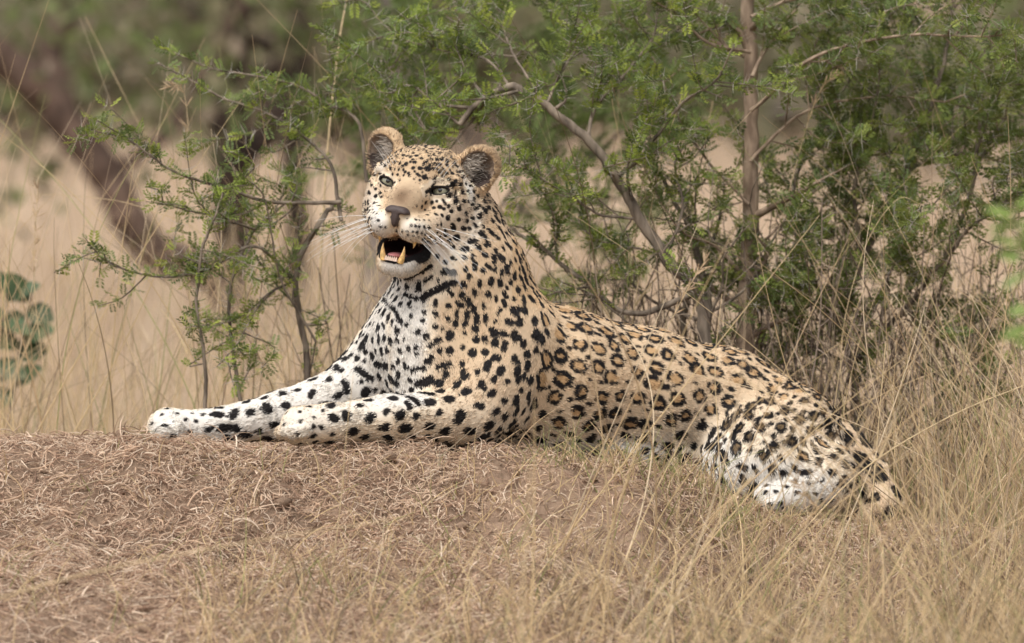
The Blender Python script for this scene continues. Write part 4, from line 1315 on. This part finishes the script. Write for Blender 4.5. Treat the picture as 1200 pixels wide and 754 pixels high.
mesh_obj('nose', W(NV), NF[:, ::-1] if False else NF, nose_mat, leopard)

# ---- teeth, tongue
tooth_mat = flat_mat('tooth', (.66, .42, .16), .3, .5, .3, .3, 250)
small_tooth_mat = flat_mat('small_tooth', (.62, .46, .36), .3, .5, .3, .2, 250)
tongue_mat = flat_mat('tongue', (.36, .14, .14), .35, .4, .3, .2, 300)
def tooth(base, tip, r, mat, name='canine', curve=None, n=10, m=8):
    base = np.asarray(base); tip = np.asarray(tip); ax = norm(tip - base)
    s1 = norm(np.cross(ax, [0.3, 1, 0.1])); s2 = np.cross(ax, s1)
    cv = np.zeros(3) if curve is None else curve
    V = []; F = []
    for i in range(m + 1):
        t = i / m; c = base + (tip - base) * t + cv * (4 * t * (1 - t))
        rr = r * (1 - t ** 1.6) * (1 - .08 * t) + .35 * (1 - t) + 0.12
        for j in range(n):
            b = 6.2832 * j / n; V.append(c + rr * (s1 * math.cos(b) + s2 * math.sin(b)))
    for i in range(m):
        for j in range(n): F.append((i * n + j, i * n + (j + 1) % n, (i + 1) * n + (j + 1) % n, (i + 1) * n + j))
    return mesh_obj(name, W(np.array(V)), np.array(F), mat, leopard)
for s in (-1, 1):
    tooth(H(s * 10, 77, -90), H(s * 13, 80, -70), 3.6, tooth_mat, 'canine', HA[0] * s * 1.0)
    tooth(H(s * 20, 70, -58), H(s * 20.5, 70, -71), 3.0, tooth_mat, 'canine', HA[0] * s * 1.0)
for i in range(6):
    x = (i - 2.5) * 2.5
    tooth(H(x, 81.5, -89), H(x, 82, -83.5), 1.5, small_tooth_mat, 'incisor')
V, F = uv_ball(H(0, 56, -83), 1.0, HA, (10.5, 25, 4.4)); mesh_obj('tongue', W(V), F, tongue_mat, leopard)

# ---- whiskers
wp, wr, wc = [], [], []
for s in (-1, 1):
    for i in range(17):
        row = i % 4; k = i // 4
        b = H(s * (26 + 3 * k), 76 - 6 * k, -42 - 5.5 * row)
        spread = rng.uniform(-.25, .25)
        dr = norm(HA[0] * s * 1.0 + HA[1] * rng.uniform(-.15, .35) + HA[2] * (-.25 - .12 * row + spread))
        L = rng.uniform(45, 95)
        droop = np.array([0, 0, -1.0]) * rng.uniform(4, 22) - HA[1] * rng.uniform(0, 16)
        K = 8; q = []
        for j in range(K):
            t = j / (K - 1); q.append(b - dr * 3 + dr * L * t + droop * t * t)
        wp.append(q); wr.append(np.linspace(.30, .08, K)); c = rng.uniform(.75, .9); wc.append((c, c, c * .97))
for s in (-1, 1):
    for i in range(4):
        b = H(s * (18 + 5 * i), 44, 14); dr = norm(HA[0] * s * .5 + HA[2] * 1.0 + HA[1] * .5); L = rng.uniform(25, 45)
        wp.append([b + dr * L * t + HA[0] * s * 8 * t * t for t in np.linspace(0, 1, 8)]); wr.append(np.linspace(.4, .08, 8)); wc.append((.7, .7, .68))
whisk_mat = attr_mat('whisker', .35, .4)
whiskers = curves_obj('whiskers', W(np.array(wp)), np.array(wr) / S, whisk_mat, leopard, np.array(wc))
tag(whiskers, kind='stuff')
# ------------------------------------------------------------------ dry litter and grass on the mound
def leopard_clear(X, Y):
    return np.ones(len(X), bool)
n = 190000
Xl = rng.uniform(-1.05, 1.05, n); Yl = rng.uniform(-1.65, 0.45, n)
Zl = terrain(Xl, Yl)
dens = vnoise(np.stack([Xl, Yl, Yl * 0], 1), 6.0, 61) + .4 * vnoise(np.stack([Xl, Yl, Yl * 0], 1), 19.0, 62)
keep = rng.random(n) < np.clip(.62 + .5 * dens, .22, 1)
Xl, Yl, Zl = Xl[keep], Yl[keep], Zl[keep]; n = len(Xl)
e_ = 0.006
gxn = (terrain(Xl + e_, Yl) - terrain(Xl - e_, Yl)) / (2 * e_); gyn = (terrain(Xl, Yl + e_) - terrain(Xl, Yl - e_)) / (2 * e_)
N = norm(np.stack([-gxn, -gyn, np.ones(n)], 1))
az = rng.uniform(0, 2 * math.pi, n); T = np.stack([np.cos(az), np.sin(az), np.zeros(n)], 1); T = norm(T - N * (T * N).sum(1, keepdims=True)); B = np.cross(N, T)
L = rng.gamma(2.2, .0085, n).clip(.005, .085); K = 6; t = np.linspace(0, 1, K)
curv = rng.normal(0, 1.5, n); up = rng.uniform(.0, .9, n) * rng.random(n)
ang = curv[:, None] * t[None]
ds = L / (K - 1)
P = np.zeros((n, K, 3)); P[:, 0] = np.stack([Xl, Yl, Zl + .001], 1)
for k in range(1, K):
    d = T * np.cos(ang[:, k])[:, None] + B * np.sin(ang[:, k])[:, None] + N * (up * (1.3 - 1.9 * t[k]))[:, None]
    P[:, k] = P[:, k - 1] + norm(d) * ds[:, None]
P[..., 2] += rng.uniform(0, .010, n)[:, None]
LC = np.array([(.53, .37, .255), (.63, .475, .345), (.39, .255, .175), (.74, .60, .46), (.19, .118, .080)])
col = LC[rng.choice(5, n, p=[.28, .24, .20, .14, .14])] * rng.uniform(.8, 1.2, (n, 1))
litter = curves_obj('dry_litter', P, (rng.uniform(.00028, .0008, n) * np.where(rng.random(n) < .10, 2.0, 1))[:, None] * np.array([1, 1, 1, .9, .7, .35]), straw_mat, None, col)
tag(litter, 'matted curly dead grass litter covering the mound', 'litter', kind='stuff')

# small sticks and clods that read singly
clod_mat = ground.data.materials[0]

# tall dry grass on the right of the mound, leaning stems
def tuft(n, x0, x1, y0, y1, L0, L1, xp=1.0, green=.1, name='dry_grass', label=None, rad=(.0006, .0012), lean=(.0, .35), curl=.22, fade=False, dark=.12):
    X = x0 + (x1 - x0) * rng.random(n) ** xp; Y = rng.uniform(y0, y1, n)
    c = STRAW[rng.integers(0, 4, n)] * rng.uniform(.75, 1.2, (n, 1)); dk = rng.random(n) < dark; c[dk] *= .45
    g = rng.random(n) < green; c[(rng.random(n) < .3)] = np.array([.66, .50, .28]); c[g] = np.array([.30, .30, .12]) * rng.uniform(.7, 1.2, (g.sum(), 1))
    L = rng.uniform(L0, L1, n)
    tail_ = (X > .46) & (X < .70) & (Y > -.7) & (Y < .25); L = np.where(tail_, np.minimum(L, .07), L)
    if fade: L = L * (.28 + .72 * smooth01((X - .05) / .75)) * (.45 + .55 * smooth01((-.35 - Y) / .7)) * np.where(rng.random(n) < .12, 1.5, 1)
    o = grass_curves(name, X, Y, L, rng.uniform(*rad, n), c, np.stack([rng.normal(lean[0], lean[1], n), rng.normal(0, .2, n)], 1), 6, curl)
    tag(o, label, 'grass', kind='stuff')
    return o
# x weights: dense to the right
tuft(7500, 1.3, -0.5, -1.8, -0.25, .18, .58, 1.5, .10, 'dry_grass', 'thick leaning dry grass in front of the leopard\'s hindquarters', lean=(.15, .5), curl=.3, rad=(.0006, .0016), fade=True, dark=.30)
tuft(2200, 1.5, 0.5, -0.5, .7, .20, .50, 1.2, .14, 'dry_grass', 'tall dry grass around and behind the leopard\'s tail', lean=(.05, .45), curl=.25)
tuft(1500, -1.2, .2, -1.6, -.3, .015, .10, 1.0, .12, 'dry_grass', 'short scattered dry grass on the bare mound face', lean=(.1, .5), curl=.4)
tuft(520, 0.0, .45, -.30, -.12, .03, .10, .8, .35, 'dry_grass', 'short grass fringe along the leopard\'s belly', lean=(.0, .4), curl=.35)
tuft(2600, -1.4, 1.4, .55, 2.6, .35, .95, 1.0, .12, 'dry_grass', 'tall thin dry grass between and behind the thorn bushes', rad=(.0006, .0013), lean=(.0, .25), curl=.22)
tuft(700, -1.5, -.2, 1.2, 5.0, .5, 1.15, 1.0, .05, 'dry_grass', 'thin pale grass stems behind the leopard\'s outstretched paw', rad=(.0007, .0014), lean=(.05, .28), curl=.25)

# ------------------------------------------------------------------ single grass stalks that stand out
stalk_mat = flat_mat('stalk', (.60, .46, .27), .6, .25, 0, .25, 120)
seed_mat = flat_mat('seed_head', (.52, .38, .24), .8, .1, 0, .3, 300)
def stalk(label, pts_, y, r0=.0013, dy=0.0, seed_head=False, leaf=True, sd=0):
    r = np.random.default_rng(sd + 500)
    Q = catmull(px(pts_, y, dy), 24)
    g = float(terrain(Q[0, 0], Q[0, 1]))
    if Q[0, 2] > g - .01: Q = np.vstack([[Q[0, 0] , Q[0, 1], g - .02], Q])
    root = empty('grass_stalk', (Q[0, 0], Q[0, 1], g)); tag(root, label, 'grass stalk', 'single tall grass stalks')
    V, F = tube(Q, np.linspace(r0, r0 * .45, len(Q)), 6); mesh_obj('stem', V, F, stalk_mat, root)
    if leaf:
        i = len(Q) // 3; T = norm(Q[i + 1] - Q[i]); d = norm(T + np.array([r.choice([-1, 1]) * .6, r.normal(0, .3), 0]))
        L = catmull([Q[i], Q[i] + d * .06, Q[i] + d * .12 + np.array([0, 0, -.02])], 8); w = np.linspace(1, .1, 8) * r0 * 1.6
        sd_ = norm(np.cross(d, [0, 1, 0.2]))
        V = np.concatenate([L + sd_ * w[:, None], L - sd_ * w[:, None] + np.array([0, .0006, 0])]); k_ = np.arange(7)
        mesh_obj('blade', V, np.stack([k_, k_ + 1, k_ + 9, k_ + 8], 1), stalk_mat, root)
    if seed_head:
        so = Soup(); m = 26
        for q in range(m):
            i = len(Q) - 2 - int(q / m * 7); T = norm(Q[i + 1] - Q[i]); d = norm(T + r.normal(size=3) * .55)
            V, F = tube(np.array([Q[i], Q[i] + d * .012, Q[i] + d * .022]), np.array([.0004, .0011, .0002]), 4); so.add(V, F)
        so.build('seed_head', seed_mat, root)
    return root
stalk('pale straight grass stalk rising beside the leopard\'s tail', [(1018, 640), (1026, 540), (1038, 400)], -.25, .0016, 0, False, False, 1)
stalk('long grass stalk leaning right past the leopard\'s tail', [(925, 640), (1010, 552), (1110, 490), (1200, 452), (1250, 435)], -.45, .0014, 0, False, True, 2)
stalk('thin upright grass stalk crossing in front of the leopard\'s thigh', [(846, 660), (842, 520), (838, 430), (846, 345)], -.5, .0011, 0, False, False, 3)
stalk('grass stalk leaning right across the leopard\'s flank', [(660, 640), (700, 555), (750, 450), (800, 350), (830, 300)], -.55, .0010, 0, True, False, 4)
stalk('out-of-focus grass stalk standing upright on the mound in front of the leopard\'s shoulder', [(610, 770), (613, 690), (618, 610), (622, 545)], -2.4, .0022, 0, False, False, 5)
stalk('thin grass stalk crossing in front of the leopard\'s bent forearm', [(385, 700), (398, 600), (406, 510), (414, 440)], -.75, .0009, 0, False, False, 6)
stalk('short pale grass stem leaning over the leopard\'s outstretched paw', [(176, 520), (166, 450), (140, 378)], .25, .0011, 0, False, False, 7)
stalk('tall brown dry stem rising through the sparse thorn bush', [(362, 520), (372, 380), (382, 200), (396, 60), (410, -20)], .85, .0028, .05, False, False, 8)
stalk('straw stem slanting up in front of the arching branch', [(738, 420), (745, 350), (772, 200), (800, 110)], .55, .0014, 0, False, True, 9)
stalk('thin pale stem arching beside the straight pinkish trunk', [(830, 520), (870, 420), (915, 260), (955, 120), (990, 80)], .6, .0010, 0, True, True, 10)
stalk('grass stalk bending over in an arc below the dense leafy bush', [(1010, 620), (985, 430), (1010, 300), (1050, 235), (1080, 240)], .45, .0009, 0, False, False, 11)
stalk('long blurred straw lying low across the mound face', [(-40, 712), (120, 668), (300, 634), (480, 606)], -2.0, .0016, .2, False, False, 12)
stalk('grass stalk leaning left in front of the mound\'s grassy end', [(1080, 760), (1030, 690), (960, 600), (930, 560)], -1.0, .0013, 0, True, True, 13)
stalk('stout straw leaning right over the grassy end of the mound', [(740, 780), (790, 700), (850, 600), (880, 560)], -1.4, .0016, 0, False, True, 14)
stalk('feathery grass stalk standing left of the leopard\'s paw', [(60, 540), (52, 440), (40, 330), (45, 205)], .7, .0012, 0, True, True, 15)
stalk('pair-bladed thin stalk left of the sparse thorn bush', [(160, 520), (215, 440), (222, 300), (218, 120), (195, 100)], .7, .0010, 0, True, True, 16)
stalk('long thin straw leaning left with its tip over the bent tree', [(300, 520), (240, 290), (160, 140), (100, 20)], 1.3, .0011, 0, False, False, 17)
stalk('pale straw arching flat to the left of the sparse thorn bush', [(262, 520), (250, 300), (170, 245), (90, 230), (25, 228)], .8, .0010, 0, False, False, 18)

# ------------------------------------------------------------------ rounded-leaf plant at the left edge
def leaf_blade(base, d, up, L, w, mat, parent, col=None):
    x = norm(d); yv = norm(np.cross(up, x)); z = np.cross(x, yv); n = 9
    V = []; 
    for i in range(n):
        t = i / (n - 1); ww = w * math.sin(math.pi * min(max(t, .02), .985)) ** .6
        c = base + x * L * t + z * (-.18 * L * t * t)
        V += [c - yv * ww + z * ww * .25, c, c + yv * ww + z * ww * .25]
    F = []
    for i in range(n - 1):
        for k in range(2): F.append((i * 3 + k, i * 3 + k + 1, i * 3 + k + 4, i * 3 + k + 3))
    return mesh_obj('leaf', np.array(V), np.array(F), mat, parent)
round_leaf_mat = attr_mat('rl', .5, .3); round_leaf_mat = flat_mat('round_leaf', (.05, .08, .032), .5, .3, 0, .3, 30)
bright_leaf_mat = flat_mat('young_leaf', (.15, .21, .04), .5, .3, 0, .25, 30)
y = 2.2
rt = empty('round_leaf_plant', (*wpt(20, 500, y)[:2], float(terrain(*wpt(20, 500, y)[:2])))); tag(rt, 'plant with rounded grey-green leaves at the edge of the pale grass', 'plant')
r = np.random.default_rng(900)
for pts_, nl in (([(5, 560), (15, 470), (25, 400), (40, 330)], 9), ([(-20, 560), (-10, 450), (5, 370), (8, 330)], 7)):
    Q = catmull(px(pts_, y), 20); Q[0, 2] = float(terrain(Q[0, 0], Q[0, 1])) - .02
    V, F = tube(Q, np.linspace(.004, .0015, 20), 6); mesh_obj('stem', V, F, bark, rt)
    for k in range(nl):
        i = 7 + int(12 * k / nl); s_ = 1 if k % 2 else -1
        leaf_blade(Q[i], np.array([s_ * .8, r.normal(0, .3) - .3, r.uniform(-.3, .8)]), np.array([r.normal(0, .3), -.9, .6]), r.uniform(.055, .085), r.uniform(.020, .028), round_leaf_mat, rt)
y = -3.2
for (lab, pts_, nl, sd) in (('out-of-focus bright green sprig beside the dense leafy bush', [(1236, 800), (1230, 600), (1215, 420), (1196, 300), (1186, 235)], 16, 5),):
    b0 = wpt(1236, 800, y); rt = empty('leafy_sprig', (b0[0], y, float(terrain(b0[0], y)))); tag(rt, lab, 'plant')
    r = np.random.default_rng(sd)
    Q = catmull(px(pts_, y), 24); Q = np.vstack([[Q[0, 0], y, float(terrain(Q[0, 0], y)) - .02], Q])
    V, F = tube(Q, np.linspace(.003, .0012, len(Q)), 6); mesh_obj('stem', V, F, bark_pink, rt)
    for k in range(nl):
        i = 13 + int(11 * k / nl); s_ = 1 if k % 2 else -1
        leaf_blade(Q[i], np.array([s_ * .9, r.normal(0, .3), r.uniform(-.5, .6)]), np.array([r.normal(0, .3), -.8, .7]), r.uniform(.025, .042), r.uniform(.006, .010), bright_leaf_mat, rt)
tuft(1300, 1.5, .45, .35, 1.1, .05, .22, 1.0, .85, 'green_grass', 'short green grass growing among the straw beside the leopard\'s tail', lean=(.0, .4), curl=.35)

tuft(380, .26, .66, -.22, -.04, .03, .09, 1.0, .3, 'dry_grass', 'grass fringe in front of the leopard\'s hind foot', lean=(.0, .4), curl=.3)
tuft(1500, -.5, 1.1, -3.2, -1.5, .22, .48, .6, .06, 'dry_grass', 'out-of-focus golden grass at the foot of the mound', rad=(.0009, .0018), lean=(.2, .5), curl=.3)

# clods and pebbles of dry earth lying on the mound
clod_soup = Soup()
r = np.random.default_rng(640)
ico_v = np.array([(0, 0, 1), (.9, 0, .45), (.28, .85, .45), (-.72, .53, .45), (-.72, -.53, .45), (.28, -.85, .45), (.72, .53, -.45), (-.28, .85, -.45), (-.9, 0, -.45), (-.28, -.85, -.45), (.72, -.53, -.45), (0, 0, -1)])
ico_f = np.array([(0, 1, 2), (0, 2, 3), (0, 3, 4), (0, 4, 5), (0, 5, 1), (1, 6, 2), (2, 7, 3), (3, 8, 4), (4, 9, 5), (5, 10, 1), (2, 6, 7), (3, 7, 8), (4, 8, 9), (5, 9, 10), (1, 10, 6), (6, 11, 7), (7, 11, 8), (8, 11, 9), (9, 11, 10), (10, 11, 6)])
for k_ in range(500):
    x_, y_ = r.uniform(-1.0, .7), r.uniform(-1.5, -.2)
    sz = min(r.gamma(1.6, .0022) + .0015, .016)
    V = ico_v * (1 + r.normal(0, .18, (12, 1))) * sz * np.array([1, 1, .7]) + np.array([x_, y_, float(terrain(x_, y_)) + sz * .3])
    clod_soup.add(V, ico_f)
tag(clod_soup.build('earth_crumbs', ground.data.materials[0], None), 'crumbs of dry brown earth scattered over the mound', 'earth', kind='stuff')

tuft(380, 1.25, .02, -2.4, -.5, .38, .80, 1.4, .03, 'tall_grass', 'long pale straw blades rising above the rest in front of the mound', rad=(.0010, .0019), lean=(.38, .22), curl=.25, dark=.0)
tuft(260, 1.35, .55, -.3, .6, .45, .85, 1.0, .06, 'tall_grass', 'tall wispy straw stems beyond the leopard\'s tail', rad=(.0008, .0015), lean=(.05, .4), curl=.25, dark=.05)

tuft(650, -.66, .08, -.30, -.20, .008, .034, 1.0, .15, 'dry_grass', 'tiny dead grass bits pressed along the leopard\'s forelegs', lean=(.0, .9), curl=.6)
